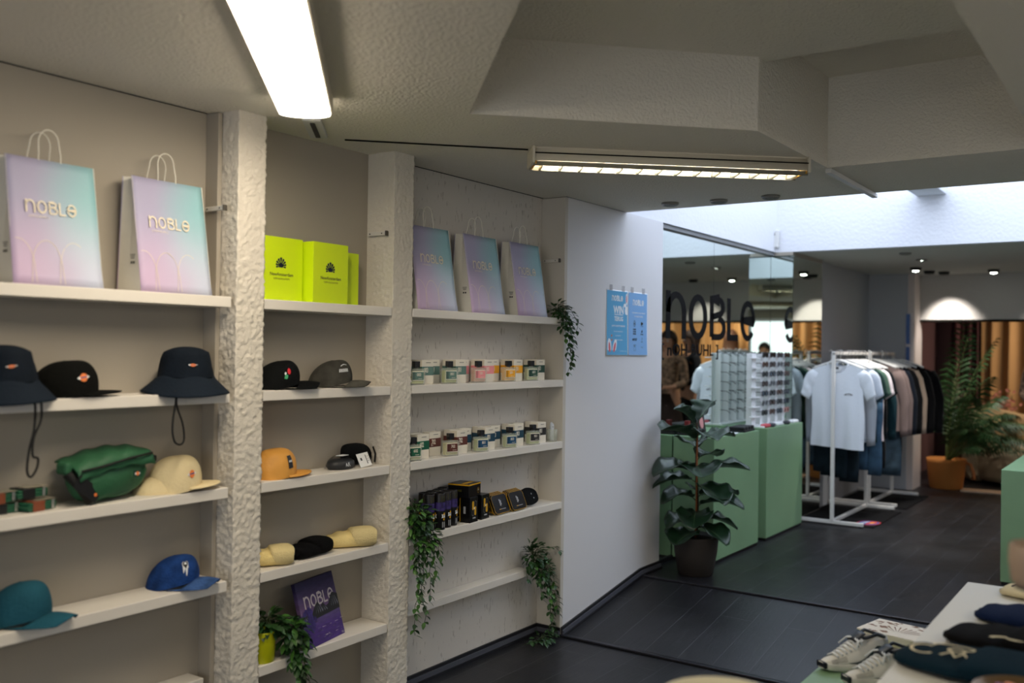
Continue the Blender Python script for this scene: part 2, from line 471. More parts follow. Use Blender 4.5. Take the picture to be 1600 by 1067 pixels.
# skylight well
mb = MB(); mb.span((XM - .12, 5.22, CE), (XM + .045, 7.955, 3.4), m_well); struct('wall_skylight_left', mb)
mb = MB(); mb.span((XM - .12, 7.955, CE), (2.8, 8.05, 3.4), m_well); struct('wall_skylight_back', mb)
mb = MB(); mb.span((1.9, 5.22, CE), (2.8, 7.955, 3.4), m_well); struct('wall_skylight_right', mb)
mb = MB(); mb.span((-1.66, 5.24, 2.84), (-1.44, 7.955, 2.90), m_well, .006); struct('trim_skylight_beam', mb)
m_sky = mat('daylit opal pane', '#ffffff', .6, emit=('#dde8fa', E_SKY))
m_alu = mat('white frame', '#e4e6ea', .4)
root = empty('window_1', (0, 0, 0)); root['kind'] = 'structure'
mb = MB(); mb.add([(XM + .05, 5.24, 3.36), (1.9, 5.24, 3.36), (1.9, 7.95, 3.36), (XM + .05, 7.95, 3.36)], [[3, 2, 1, 0]], m_sky); mb.build('pane', root)
for i in range(6):
    x = -2.7 + i * .9
    mb = MB(); mb.span((x - .025, 5.24, 3.30), (x + .025, 7.95, 3.355), m_alu, .004); mb.build('glazing_bar', root)
# ceiling of the upper room
mb = MB(); mb.span((XM - .12, 8.05, CE), (2.8, 11.05, CE + .05), m_ceilfar); struct('ceiling', mb)
mb = MB(); mb.span((XM - .12, 5.22, 3.4), (2.8, 8.1, 3.45), m_wall); struct('ceiling_well', mb)
# mirrors on the left wall and on the column
m_mir = mat('mirror glass', '#dfe8e2', .0, metal=1.)
m_mirback = mat('mirror edge', '#20302a', .3)
m_seam = mat('mirror seam', '#3c4643', .3)
def mirror_panel(name, a, b, label):
    r = empty(name, (0, 0, 0)); r['kind'] = 'structure'
    return r
mb = MB(); mb.span((XM - .12, 5.74, UP), (XM - .006, 8.1, CE - .0), m_wall); struct('wall_mirror_backing', mb)
def mirror(y0, y1, label):
    mb = MB(); z0, z1 = UP + .03, CE - .03
    mb.add([(XM, y0, z0), (XM, y1, z0), (XM, y1, z1), (XM, y0, z1)], [[0, 1, 2, 3]], m_mir)
    mb.add([(XM - .005, y0, z0), (XM - .005, y1, z0), (XM - .005, y1, z1), (XM - .005, y0, z1), (XM, y0, z0), (XM, y1, z0), (XM, y1, z1), (XM, y0, z1)],
           [[3, 2, 1, 0], [0, 1, 5, 4], [1, 2, 6, 5], [2, 3, 7, 6], [3, 0, 4, 7]], m_mirback)
    return mb
mA = mirror(5.742, 6.715, ''); mB_ = mirror(6.719, 7.95, '')
# word mark lettered across the two mirrors
m_let = mat('black vinyl lettering', '#09090b', .7, spec=.15)
MM = frame((XM + .0012, 6.755, 1.845), (0, 1, 0), (0, 0, 1))
noble(mA, 1.69 / 1.5, .33, m_let, MM @ Matrix.Diagonal((1.5, 1, 1, 1)), .145)
mA.text('[ nOH-BUHL ]', .085, m_let, frame((XM + .0012, 6.325, 1.605), (0, 1, 0), (0, 0, 1)), 1.36, .012)
tag(mA.build('wall_mirror'), 'tall wall mirror nearest the poster wall, lettered with the black shop name', 'mirror')
tag(mB_.build('wall_mirror'), 'tall wall mirror behind the eyewear stand, between the seam and the column', 'mirror')
mb = MB(); mb.span((XM - .006, 5.742, CE - .03), (XM + .03, 7.95, CE - .001), mat('grey rail', '#8b8d90', .45), .002); struct('trim_5', mb)
mb = MB(); mb.span((XM - .004, 5.742, UP), (XM + .012, 7.95, UP + .03), m_black, .002); struct('trim_6', mb)
# mirror clad column
XC = -2.635
mb = MB(); mb.span((XM - .12, 7.955, UP), (XC - .006, 8.78, CE), m_wall); struct('column', mb)
mb = MB(); mb.box(((XM + XC) / 2, 7.9525, 1.29), (XC - XM - .002, .005, 2.26), m_mirback)
mb.add([(XM + .002, 7.9495, .17), (XC - .002, 7.9495, .17), (XC - .002, 7.9495, 2.41), (XM + .002, 7.9495, 2.41)], [[0, 1, 2, 3]], m_mir)
tag(mb.build('column_mirror'), 'narrow mirror strip on the front of the column beside the eyewear stand', 'mirror')
mb = MB(); mb.span((XC - .006, 7.95, .17), (XC - .001, 8.76, 2.41), m_mirback)
mb.add([(XC, 7.955, .17), (XC, 8.76, .17), (XC, 8.76, 2.41), (XC, 7.955, 2.41)], [[0, 1, 2, 3]], m_mir)
tag(mb.build('column_side_mirror'), 'mirror on the side of the column behind the clothes rails', 'mirror')
# grey panels, the deep grey pier and its pale side
m_grey = mat('grey wall panel', '#a6a8ac', .6, bump=(3, .04)); m_pale = mat('pale pier side', '#cfc3bd', .6)
mb = MB(); mb.span((XM - .12, 8.785, UP), (-2.68, 9.20, CE), m_grey, .002); struct('wall_grey_panel', mb)
mb = MB(); mb.span((XM - .12, 9.205, UP), (-2.70, 10.66, CE), m_grey, .002); struct('wall_grey_panel', mb)
mb = MB(); mb.span((-2.95, 10.66, UP), (-2.30, 11.05, CE), m_grey, .002); struct('wall_pier', mb)
mb = MB(); mb.span((-2.30, 10.665, UP), (-2.235, 11.05, CE), m_pale, .003); struct('wall_pier_side', mb)
# lintel and alcove
m_lint = mat('painted lintel', '#b9b5b0', .85, bump=(25, .35))
mb = MB(); mb.span((-2.235, 10.95, 1.965), (2.8, 11.10, CE), m_lint); struct('wall_lintel', mb)
mb = MB(); mb.span((-2.235, 10.94, 1.945), (2.8, 11.11, 1.967), m_gap, .002); struct('trim_7', mb)
m_plum = mat('dark plum wall', '#5d464e', .7); m_dark = mat('dark soffit', '#241c20', .9)
mb = MB(); mb.span((-2.5, 11.1, 2.38), (2.8, 13.4, 2.45), m_dark); struct('ceiling_alcove', mb)
mb = MB(); mb.span((-2.6, 11.05, UP), (-2.5, 13.4, CE), m_plum); struct('wall_alcove_left', mb)
mb = MB(); mb.span((-2.6, 13.3, UP), (2.8, 13.4, CE), m_plum); struct('wall_alcove_back', mb)
# room limits outside the frame
mb = MB(); mb.span((2.8, -2.7, -.1), (2.9, 13.4, 3.4), m_panel); struct('wall_right', mb)
mb = MB(); mb.span((XB - .12, -2.7, -.1), (2.8, -2.6, CE), m_wall); struct('wall_rear', mb)

# added panes behind the viewer, glowing to fill ceiling and shelves
m_fill = mat('added fill glow', '#ffffff', .3, emit=('#e9eef6', E_FILL))
root = empty('fill_panes', (0, 0, 0)); root['kind'] = 'structure'
for i in range(4):
    x = -1.9 + i * 1.1
    mb = MB(); mb.add([(x, -2.59, .5), (x + 1.0, -2.59, .5), (x + 1.0, -2.59, 2.2), (x, -2.59, 2.2)], [[3, 2, 1, 0]], m_fill); mb.build('pane', root)
    mb = MB()
    for a, b in (((x - .05, -2.6, .44), (x, -2.55, 2.26)), ((x + 1.0, -2.6, .44), (x + 1.05, -2.55, 2.26)), ((x, -2.6, .44), (x + 1, -2.55, .5)), ((x, -2.6, 2.2), (x + 1, -2.55, 2.26))): mb.span(a, b, m_alu)
    mb.build('fill_pane_frame', root)
# ceiling joints and small fittings
mb = MB(); mb.add([(XB, -2.6, CE - .001), (XB + .012, -2.6, CE - .001), (XB + .012, 2.22, CE - .001), (XB, 2.22, CE - .001)], [[3, 2, 1, 0]], m_gap)
mb.add([(XB, 3.214, CE - .001), (XB + .012, 3.214, CE - .001), (XB + .012, 4.50, CE - .001), (XB, 4.50, CE - .001)], [[3, 2, 1, 0]], m_gap)
mb.add([(XP - .005, 4.5, CE - .001), (XP, 4.5, CE - .001), (XP, 5.2, CE - .001), (XP - .005, 5.2, CE - .001)], [[3, 2, 1, 0]], m_gap); struct('trim_8', mb)
m_wp = mat('white plastic', '#d9d9d6', .4)
mb = MB(); mb.tube([(-2.80, 2.80, CE - .003), (-2.26, 3.35, CE - .003)], .0035, m_gap, 6)
tag(mb.build('ceiling_cable'), 'thin dark cable running along the ceiling to the louvred light', 'cable')
mb = MB(); mb.box((-1.305, 4.83, CE - .012), (.028, .84, .022), m_wp, .003)
tag(mb.build('cable_trunking'), 'white cable trunking on the ceiling by the skylight edge', 'trunking')
mb = MB(); mb.box((-2.79, 7.92, 2.56), (.075, .045, .15), m_wp, .008); mb.box((-2.79, 7.896, 2.60), (.02, .004, .02), m_black, .001)
tag(mb.build('wall_sensor'), 'small white sensor box in the skylight corner', 'sensor')
mb = MB(); M = T(-2.735, 2.575, CE - .008) @ RZ(131)
mb.box((0, 0, 0), (.30, .07, .014), m_wp, .003, M); mb.box((0, 0, -.008), (.24, .018, .006), m_black, 0, M)
tag(mb.build('ceiling_vent'), 'slotted white vent on the ceiling at the end of the bright light', 'vent')
m_wood = mat('warm wood', '#9a6a3c', .45, var=(6, .2))
# ================================================================= CEILING LIGHTS
m_opal = mat('lit opal cover', '#ffffff', .5, emit=('#ffefd6', E_DIFFUSER))
m_tube = mat('lit tube', '#ffffff', .5, emit=('#fffaf0', E_TUBE))
m_fix = mat('cream lamp housing', '#cfc8b6', .45)
m_fixw = mat('bright reflector', '#8f8c7e', .3)
m_yel = mat('yellowed end cap', '#d8a24a', .5)
m_opal_fill = mat('lit opal cover, weaker', '#ffffff', .5, emit=('#ffefd6', E_DIFFUSER * .8))  # for the fill lights added along the right wall
def diffuser_light(loc, rz, ln, label, m_opal=m_opal):
    r = empty('ceiling_light', loc, rz, label, 'ceiling light')
    mb = MB(); mb.box((ln / 2, 0, -.031), (ln, .186, .062), m_fix, .006); mb.build('housing', r)
    mb = MB()
    def fn(u, v):
        a = PI * v; return (.004 + (ln - .008) * u, -.086 * math.cos(a), -.0622 - .016 * math.sin(a) ** .7)
    mb.surf(fn, 1, 14, m_opal); mb.add([fn(0, j / 14) for j in range(15)], [list(range(15))], m_opal); mb.add([fn(1, j / 14) for j in range(15)], [list(reversed(range(15)))], m_opal)
    mb.build('cover', r); return r
def louvre_light(loc, rz, ln, label, n=14):
    r = empty('ceiling_light', loc, rz, label, 'ceiling light')
    mb = MB()
    for s in (-1, 1):
        mb.surf(lambda u, v, s=s: (ln * u, s * (.062 + .018 * math.sin(v * PI * .55)), -.002 - .06 * v), 1, 8, m_fix, thick=.003 * s)
        mb.box((ln / 2, s * .083, -.03), (ln, .003, .005), m_gap)
    mb.box((ln / 2, 0, -.004), (ln, .13, .006), m_fix)
    mb.build('housing', r)
    mb = MB()
    for x in (0, ln): mb = MB(); mb.box((x, 0, -.036), (.014, .172, .072), m_fix, .006); mb.build('end_cap', r)
    for x in (.010, ln - .010): mb = MB(); mb.box((x, 0, -.060), (.008, .155, .03), m_yel, .004); mb.build('end_trim', r, label='yellowed inner trim')
    mb = MB(); mb.tube([(.02, 0, -.026), (ln - .02, 0, -.026)], .011, m_tube, 10); mb.build('tube', r)
    mb = MB()
    for k in range(n):
        x = ln * (k + .5) / n
        mb.surf(lambda u, v, x=x: (x + .004 * math.cos(PI * v), -.066 + .132 * u, -.046 - .036 * v - .012 * math.sin(PI * u) * (v - .5)), 6, 3, m_fixw, thick=.0015)
    for s in (-1, 1):
        mb.surf(lambda u, v, s=s: (ln * u, s * (.074 - .012 * v), -.062 - .018 * v), 1, 3, m_fixw, thick=.0015)
    mb.build('louvre', r); return r
diffuser_light((-2.425, 2.235, CE), -47.5, 1.56, 'bright opal fluorescent ceiling light, blown out white, pointing at the first pillar')
louvre_light((-2.25, 3.36, CE), 42, 1.21, 'long louvred fluorescent ceiling light between the shelves and the skylight')
# another louvred one further back in the shop (seen in the column mirror)
louvre_light((-.55, -.4, CE), 42, 1.3, 'louvred ceiling light behind the viewer')
diffuser_light((1.9, .6, CE), 90, 1.5, 'added opal fill light along the right wall, out of view', m_opal_fill)  # added out-of-view pair, brightens the right half and bounces onto the ceiling
diffuser_light((1.9, 3.2, CE), 90, 1.5, 'added opal fill light near the skylight along the right wall, out of view', m_opal_fill)
m_ring = mat('downlight ring', '#8d8b86', .4, metal=.3); m_bulb = mat('downlight bulb lit', '#ffffff', .4, emit=('#f4fff0', 22.)); m_bulboff = mat('downlight bulb off', '#8a8880', .4)
def downlight(x, y, lit, dark, label, group):
    r = empty('downlight', (x, y, CE), 0, label, 'downlight', group)
    mb = MB(); ring = m_black if dark else m_ring; R_ = .055 if dark else .05
    mb.lathe([(R_ * .62, -.001), (R_, -.001), (R_, -.010), (R_ * .8, -.018 if not dark else -.034), (R_ * .62, -.012)], ring, 20, cap=False); mb.build('ring', r)
    mb = MB(); mb.lathe([(R_ * .62, -.004), (R_ * .5, -.012 if not dark else -.036), (.001, -.016 if not dark else -.044)], m_bulb if lit else m_bulboff, 14); mb.build('bulb', r)
for x, y, s in ((-2.38, 5.0, 'nearest the panel wall'), (-2.10, 5.04, 'in the middle of the three by the skylight'), (-1.80, 5.04, 'nearest the cable trunking')):
    downlight(x, y, False, False, 'unlit recessed downlight by the skylight edge, ' + s, 'downlights by the skylight edge')
for x, y, lit, dk, s in ((-1.85, 8.46, False, False, 'faint recessed downlight just past the skylight'), (-1.85, 9.10, True, False, 'small lit recessed downlight past the skylight'),
        (-2.08, 9.96, True, True, 'lit black rimmed downlight nearest the grey pier'), (-2.04, 10.40, False, True, 'dark downlight between the lit one and the lintel'),
        (-1.93, 10.56, False, True, 'dark downlight aimed at the lintel, closest to it'), (-1.46, 10.5, True, True, 'lit black rimmed downlight on the right, before the lintel')):
    downlight(x, y, lit, dk, s, 'downlights of the upper room')
for x, y, dk in ((-.95, 10.56, True), (.2, 9.0, False), (1.2, 10.2, True), (-.5, 9.3, False)):
    downlight(x, y, x > -.9, dk, 'downlight of the upper room seen only in the mirror, %s' % {-.95: 'aimed at the lintel', .2: 'over the middle of the floor', 1.2: 'near the right wall', -.5: 'unlit one beside the rails'}[x], 'mirrored downlights')

# ================================================================= SHELVES
ZS = [1.77, 1.427, 1.085, .75, .40]
nm = ['top', 'second', 'third', 'fourth', 'fifth']
def shelf(y0, y1, z, x1, label, th=.038, g='white shelf boards'):
    mb = MB(); mb.span((XB + .001, y0, z - th), (x1, y1, z), m_shelf, .0025)
    return tag(mb.build('shelf'), label, 'shelf', g)
for k, z in enumerate(ZS):
    shelf(-.6, 2.221 if k < 4 else 2.18, z, XP - .001 if k < 4 else -2.845, 'white shelf board, %s of the left bay' % nm[k])
    shelf(2.375, 3.077, z, XP - .001, 'white shelf board, %s of the middle bay between the pillars' % nm[k])
    if k < 4: shelf(3.216, 4.498, z, XP - .001, 'white shelf board, %s of the right bay beside the panel wall' % nm[k])
shelf(3.216, 4.31, .40, -2.858, 'narrow white ledge at the bottom of the right bay')
m_brk = mat('white shelf bracket', '#d7d4cd', .4); m_scr = mat('screw', '#4a4640', .4)
for y, s in ((2.212, 'on the side of the first pillar'), (3.070, 'on the side of the second pillar'), (4.489, 'on the inner side of the panel edge')):
    mb = MB(); mb.box((-2.86, y, 2.092), (.105, .014, .017), m_brk, .002)
    for x in (-2.90, -2.83): mb.box((x, y - .0075, 2.092), (.006, .003, .006), m_scr, .001)
    mb.box((-2.806, y - .002, 2.092), (.006, .018, .022), m_scr, .002)
    tag(mb.build('shelf_bracket'), 'short white shelf bracket left ' + s, 'bracket', 'empty shelf brackets')

# ================================================================= CARRIER BAGS
def bag_mat():
    m = mat('printed bag paper', '#b8b4d8', .55)
    N, L, p = nodes_of(m); tc = N.new('ShaderNodeTexCoord'); sp = N.new('ShaderNodeSeparateXYZ'); L.new(tc.outputs['Object'], sp.inputs[0])
    n = N.new('ShaderNodeTexNoise'); n.inputs['Scale'].default_value = 3.5; n.inputs['Detail'].default_value = 1; L.new(tc.outputs['Object'], n.inputs['Vector'])
    a = N.new('ShaderNodeMath'); a.operation = 'MULTIPLY_ADD'; a.inputs[1].default_value = .16; L.new(n.outputs['Fac'], a.inputs[0]); L.new(sp.outputs['Y'], a.inputs[2])
    r1 = N.new('ShaderNodeMapRange'); r1.interpolation_type = 'SMOOTHSTEP'; r1.inputs[1].default_value = -.02; r1.inputs[2].default_value = .20; L.new(a.outputs[0], r1.inputs[0])
    r2 = N.new('ShaderNodeMapRange'); r2.interpolation_type = 'SMOOTHSTEP'; r2.inputs[1].default_value = .02; r2.inputs[2].default_value = .30; L.new(sp.outputs['Z'], r2.inputs[0])
    def mix(f, c1, c2):
        x = N.new('ShaderNodeMix'); x.data_type = 'RGBA'; L.new(f, x.inputs[0])
        for k, c in ((6, c1), (7, c2)):
            if isinstance(c, str): x.inputs[k].default_value = lin(c)
            else: L.new(c, x.inputs[k])
        return x.outputs[2]
    top = mix(r1.outputs[0], '#a6a3c2', '#8fbfc8'); bot = mix(r1.outputs[0], '#c8b0d0', '#c9d0e6')
    L.new(mix(r2.outputs[0], bot, top), p.inputs['Base Color']); return m
m_bag = bag_mat(); m_paper = mat('white bag paper', '#d9d6cc', .7, bump=(9, .25)); m_cream = mat('cream print', '#e6dcc6', .6); m_string = mat('paper string handle', '#e9e6da', .7)
m_ink = mat('small dark print', '#3a3a3a', .6)
def carrier_bag(loc, rz, label):
    w, h, d, ln = .290, .388, .130, .062
    r = empty('paper_carrier_bag', loc, rz, label, 'bag', 'paper carrier bags on the top shelves')
    mb = MB()
    def fx(z): return d / 2 - ln * z / h          # front face leans back
    def bx(z): return -d / 2 + .02 * z / h
    F = [(fx(0), -w / 2, 0), (fx(0), w / 2, 0), (fx(h), w / 2 - .012, h), (fx(h), -w / 2 + .002, h)]
    def ff(u, v):
        y = -w / 2 + w * u - .006 * v * u; z = h * v
        return (fx(z) + .0035 * math.sin(u * PI) * math.sin(v * 5) + .002 * math.sin(9 * u + 7 * v) * (1 - v), y, z)
    mb.surf(ff, 12, 14, m_bag, smooth=True, thick=.0012)
    fp = mb.build('front_panel', r)
    mb = MB()
    def bf(u, v):
        return (bx(h * v), w / 2 - w * u, h * v)
    mb.surf(bf, 2, 2, m_bag, thick=.0012); mb.build('back_panel', r)
    mb = MB()
    for s in (-1, 1):
        def gf(u, v, s=s):
            x = bx(h * v) + (fx(h * v) - bx(h * v)) * u; fold = .030 * (1 - abs(2 * u - 1)) * (max(0, v - .18)) / .82
            return (x, s * (w / 2 - .0015 - fold), h * v)
        mb.surf(gf, 8, 8, m_paper, smooth=False, thick=.0012 * -s)
    mb.add([(-d / 2, -w / 2, .001), (d / 2, -w / 2, .001), (d / 2, w / 2, .001), (-d / 2, w / 2, .001)], [[0, 1, 2, 3]], m_paper)
    M = frame((.02, -w / 2 - .0015, .11), (1, 0, 0), (0, 0, 1))
    for k in range(3): mb.box((0, .012 - k * .006, 0), (.026 - .004 * k, .0022, .0006), m_ink, 0, M)
    for x in (-.006, .006): mb.box((x, -.014, 0), (.008, .008, .0006), m_ink, 0, M)
    mb.build('gusset', r)
    mb = MB()
    up = Vector((-ln, 0, h)).normalized()
    M = frame((fx(.235) + .0046, -.012, .238), (0, 1, 0), up); noble(mb, .165, .040, m_cream, M, .13, True)
    M = frame((fx(.200) + .0046, -.055, .208), (0, 1, 0), up); mb.text('[ NOH-BUHL ]', .007, m_cream, M)
    for k in range(3):
        cy = -.125 + k * .088
        ps = [(cy + .048 * math.cos(math.radians(180 - 180 * t / 18)), .048 + .090 * math.sin(math.radians(180 * t / 18))) for t in range(19)]
        ps = [(cy - .052, .006)] + ps + [(cy + .052, .006)] if k < 2 else [(cy - .052, .006)] + ps[:13]
        ps = [q for q in ps if abs(q[0]) < w / 2 - .004]
        mb.ribbon(ps, .0016, m_cream, frame((fx(0) + .0045, 0, 0), (0, 1, 0), up))
    mb.build('print', fp, label='cream printed shop name and arches')
    mb = MB()
    for s, x0 in ((1, fx(h) - .002), (-1, bx(h) + .002)):
        pts = [(x0 - .003 * s, -.040, h - .05), (x0 - .002, -.038, h + .02)] + [(x0 - .008 * s * 1, .033 * math.cos(PI - PI * t / 10) - .003, h + .055 + .042 * math.sin(PI * t / 10)) for t in range(11)] + [(x0 - .002, .033, h + .02), (x0 - .003 * s, .035, h - .05)]
        if s < 0: pts = [(p[0] , p[1] - .012, p[2] - (.006 if p[2] > h else 0)) for p in pts]
        mb.tube(pts, .0021, m_string, 6)
    mb.build('handle', r); return r
XBG = -2.855
b1 = carrier_bag((XBG, 1.588, 1.7705), 0, 'lilac and aqua paper carrier bag at the far left of the top shelf')
b1.rotation_euler.z = math.radians(1)
carrier_bag((XBG, 2.005, 1.7705), 2, 'lilac and aqua paper carrier bag beside the first pillar')
carrier_bag((XBG, 3.412, 1.7705), 0, 'lilac and aqua paper carrier bag partly behind the second pillar')
carrier_bag((XBG, 3.806, 1.7705), 1.5, 'lilac and aqua paper carrier bag in the middle of the three')
carrier_bag((XBG, 4.205, 1.7705), 1, 'lilac and aqua paper carrier bag next to the top hanging plant')

# ================================================================= NEON BOXES
m_neon = mat('neon yellow card', '#d0ea08', .5); m_navyink = mat('navy ink', '#101c30', .6)
def shell(mb, M, s):
    """scallop emblem"""
    for k in range(9):
        a = math.radians(90 + (k - 4) * 24); a0 = a - .165; a1 = a + .165; ro = s * (1 - .075 * abs(k - 4)); ri = .12 * s
        mb.add([(ri * math.cos(a), ri * math.sin(a) - .45 * s, 0), (ro * math.cos(a1), ro * math.sin(a1) - .45 * s, 0), (ro * 1.05 * math.cos(a), ro * 1.05 * math.sin(a) - .45 * s, 0), (ro * math.cos(a0), ro * math.sin(a0) - .45 * s, 0)], [[0, 3, 2, 1]], m_navyink, False, M)
    mb.add([(-.16 * s, -.62 * s, 0), (-.05 * s, -.55 * s, 0), (.05 * s, -.55 * s, 0), (.16 * s, -.62 * s, 0), (.46 * s, -.25 * s, 0), (0, .02 * s, 0), (-.46 * s, -.25 * s, 0)], [[0, 1, 5, 6], [1, 2, 5], [2, 3, 4, 5]], m_navyink, False, M)
def neon_box(loc, rz, w, d, h, label):
    r = empty('neon_box', loc, rz, label, 'box', 'neon yellow boxes between the pillars')
    mb = MB(); mb.box((0, 0, h / 2), (d, w, h), m_neon, .0015)
    mb.box((0, 0, h - .0004), (d - .006, w - .006, .002), mat('neon seam', '#a9c000', .6))
    mb.build('carton', r)
    if w < .15: return r
    mb = MB(); M = frame((d / 2 + .0006, -.004, h * .60), (0, 1, 0), (0, 0, 1)); shell(mb, M, .034)
    mb.text('NewAmsterdam', .0125, m_navyink, frame((d / 2 + .0006, 0, h * .415), (0, 1, 0), (0, 0, 1)), .98, .012)
    mb.text('SURFASSOCIATION', .0065, m_navyink, frame((d / 2 + .0006, 0, h * .345), (0, 1, 0), (0, 0, 1)), 1.0, .005)
    mb.build('print', r, label='navy scallop emblem and lettering'); return r
neon_box((-2.876, 2.497, 1.7705), 0, .215, .10, .245, 'neon yellow box half hidden behind the first pillar')
neon_box((-2.838, 2.715, 1.7705), 2, .200, .11, .240, 'neon yellow box in front, its shell emblem in full view')
neon_box((-2.885, 2.895, 1.7705), 0, .12, .05, .222, 'plain neon yellow box peeking out behind the right edge of the front one')

# ================================================================= HEADWEAR
VIS = {}
def cap(loc, rz, m, label, h=.118, w=.084, l=.098, vis=.068, droop=.55, mv=None, slump=.25, flat=False, panels=6, s=1., lift=0., tiltx=0., emblem=None, group='caps on the shelves', wavy=.0):
    r = empty('baseball_cap' if not flat else 'flat_brim_cap', loc, rz, label, 'cap', group)
    r.scale = (s, s, s)
    if tiltx: r.rotation_euler.x = math.radians(tiltx)
    mv = mv or m
    z0 = (.012 if flat else .024) + lift
    if not flat: vis *= 1.18
    def cr(a, t, off=0.):
        q = t * PI / 2
        ca, sa = math.cos(a), math.sin(a)
        rr = math.cos(q) ** (.62 if flat else .72)
        front = .5 + .5 * ca
        hh = h * (1 - slump * ((1 - front) * .9 * (1 - t * t) + .30 * t * t))
        z = z0 * (0 if ca < -.2 else (ca + .2) / 1.2) * (1 - t) + hh * math.sin(q) ** (.95 if flat else 1.0)
        seam = 1 - .012 * abs(math.cos(a * panels / 2)) ** 24 * (1 - t)
        wr = 1 + wavy * math.sin(a * 5 + t * 6) * (1 - t) + .01 * math.sin(3 * a + 9 * t)
        x = l * rr * ca * seam * wr + .012 * math.sin(q) * (1 if not flat else .3); y = w * rr * sa * seam * wr
        n = Vector((ca * math.cos(q), sa * math.cos(q), math.sin(q) + .05)).normalized()
        return Vector((x, y, z)) + n * off
    mb = MB()
    mb.surf(lambda u, v: cr(2 * PI * u, v * .985), 48, 16, m, closeu=True)
    mb.surf(lambda u, v: cr(-2 * PI * u, v * .5, -.003), 32, 4, m, closeu=True)
    crown = mb.build('crown', r)
    # visor
    mb = MB(); am = math.radians(72 if flat else 80)
    def vs(u, v):
        a = -am + 2 * am * u
        ex = max(0, math.cos(a / am * PI / 2)) ** .5
        b = cr(a, .0)
        d = vis * ex * v
        p = Vector((b.x + d * (1 if not flat else 1), b.y * (1 + .02 * v), 0))
        k = p.y / w
        drop = (droop * .05 * k * k) if not flat else .006 * k * k
        base = z0 + .004
        p.z = base + (0.010 if not flat else .004) * (1 - k * k) * v * (1 if not flat else .5) - min(base - .001, drop * (1 + .3 * v)) - (.004 * v * v if flat else .014 * v * v)
        p.z = max(p.z, .003)
        return p
    mb.surf(vs, 28, 7, mv, thick=.003)
    mb.surf(lambda u, v: vs(u, .04 + .01 * v) + Vector((0, 0, .001)), 24, 1, mv)
    mb.build('visor', r); VIS[r.name] = vs
    mb = MB(); tp = cr(0, .985); mb.lathe([(.0, .0), (.009, .0), (.007, .0028), (.0, .0036)], m, 12, M=T(.012 if not flat else .004, 0, tp.z - .003)); mb.build('button', crown)
    if emblem:
        mb = MB(); emblem(mb, cr); mb.build('emblem', crown, label=emblem.__doc__)
    return r
def patch(mb, cr, m, a, t, wa, ht, shape='ell', off=.0022, rot=0., n=14):
    """small flat-lying patch following the crown at angle a (rad), height t"""
    pts = []
    for k in range(n):
        th = 2 * PI * k / n
        if shape == 'ell': x, y = math.cos(th), math.sin(th)
        elif shape == 'rect':
            c, s_ = math.cos(th), math.sin(th); q = max(abs(c), abs(s_)); x, y = c / q, s_ / q
        elif shape == 'dia':
            c, s_ = math.cos(th), math.sin(th); q = (abs(c) + abs(s_)) ** .8; x, y = c / q, s_ / q
        elif shape == 'heart':
            x = math.sin(th) ** 3; y = (13 * math.cos(th) - 5 * math.cos(2 * th) - 2 * math.cos(3 * th) - math.cos(4 * th)) / 15
        elif shape == 'drip':
            x = math.cos(th); y = math.sin(th) * (1 if math.sin(th) > 0 else (1.0 + .8 * math.cos(5 * th)))
        x, y = x * math.cos(rot) - y * math.sin(rot), x * math.sin(rot) + y * math.cos(rot)
        pts.append((x, y))
    vs = [cr(a, t, off)] + [cr(a + p[0] * wa, t + p[1] * ht, off) for p in pts]
    mb.add(vs, [[0, k + 1, (k + 1) % n + 1] for k in range(n)], m)
m_org = mat('orange emblem', '#e07a3c', .6); m_wht = mat('white thread', '#dfe3e6', .7); m_blu = mat('blue thread', '#2f4f86', .7); m_red = mat('red thread', '#c8202e', .6); m_grn = mat('green thread', '#3f9a6a', .6)
def horseshoe(a, t, k=1.):
    def f(mb, cr):
        """small orange and white woven emblem"""
        patch(mb, cr, m_wht, a, t, .20 * k, .062 * k, 'dia', .0022); patch(mb, cr, m_org, a, t, .115 * k, .075 * k, 'ell', .0030); patch(mb, cr, m_blu, a, t, .10 * k, .010 * k, 'rect', .0036)
    f.__doc__ = 'small orange and white woven emblem'
    return f
m_blkcord = mat('black corduroy', '#0a0b09', .95, bump=(60, .4))
m_navy = mat('navy cotton', '#101822', .85, bump=(90, .25), var=(12, .2))
m_teal = mat('teal cotton', '#205060', .85, bump=(90, .25), var=(8, .18))
m_denim = mat('blue denim', '#1b3a72', .85, bump=(160, .5), var=(22, .42))
m_denim_v = mat('faded denim visor', '#385587', .85, bump=(160, .5), var=(26, .4))
m_creamc = mat('cream cotton', '#e0cfa4', .85, bump=(100, .3))
m_blk = mat('black cotton', '#0a0c0d', .85, bump=(100, .25))
m_char = mat('washed charcoal cotton', '#3e3d38', .9, bump=(90, .3), var=(18, .35))
m_char_v = mat('washed charcoal visor', '#4a4943', .9, bump=(90, .3), var=(22, .35))
m_mus = mat('mustard nylon', '#cf9440', .6, bump=(22, .5), var=(6, .12))
m_cord = mat('black cord', '#0d0d0d', .7)

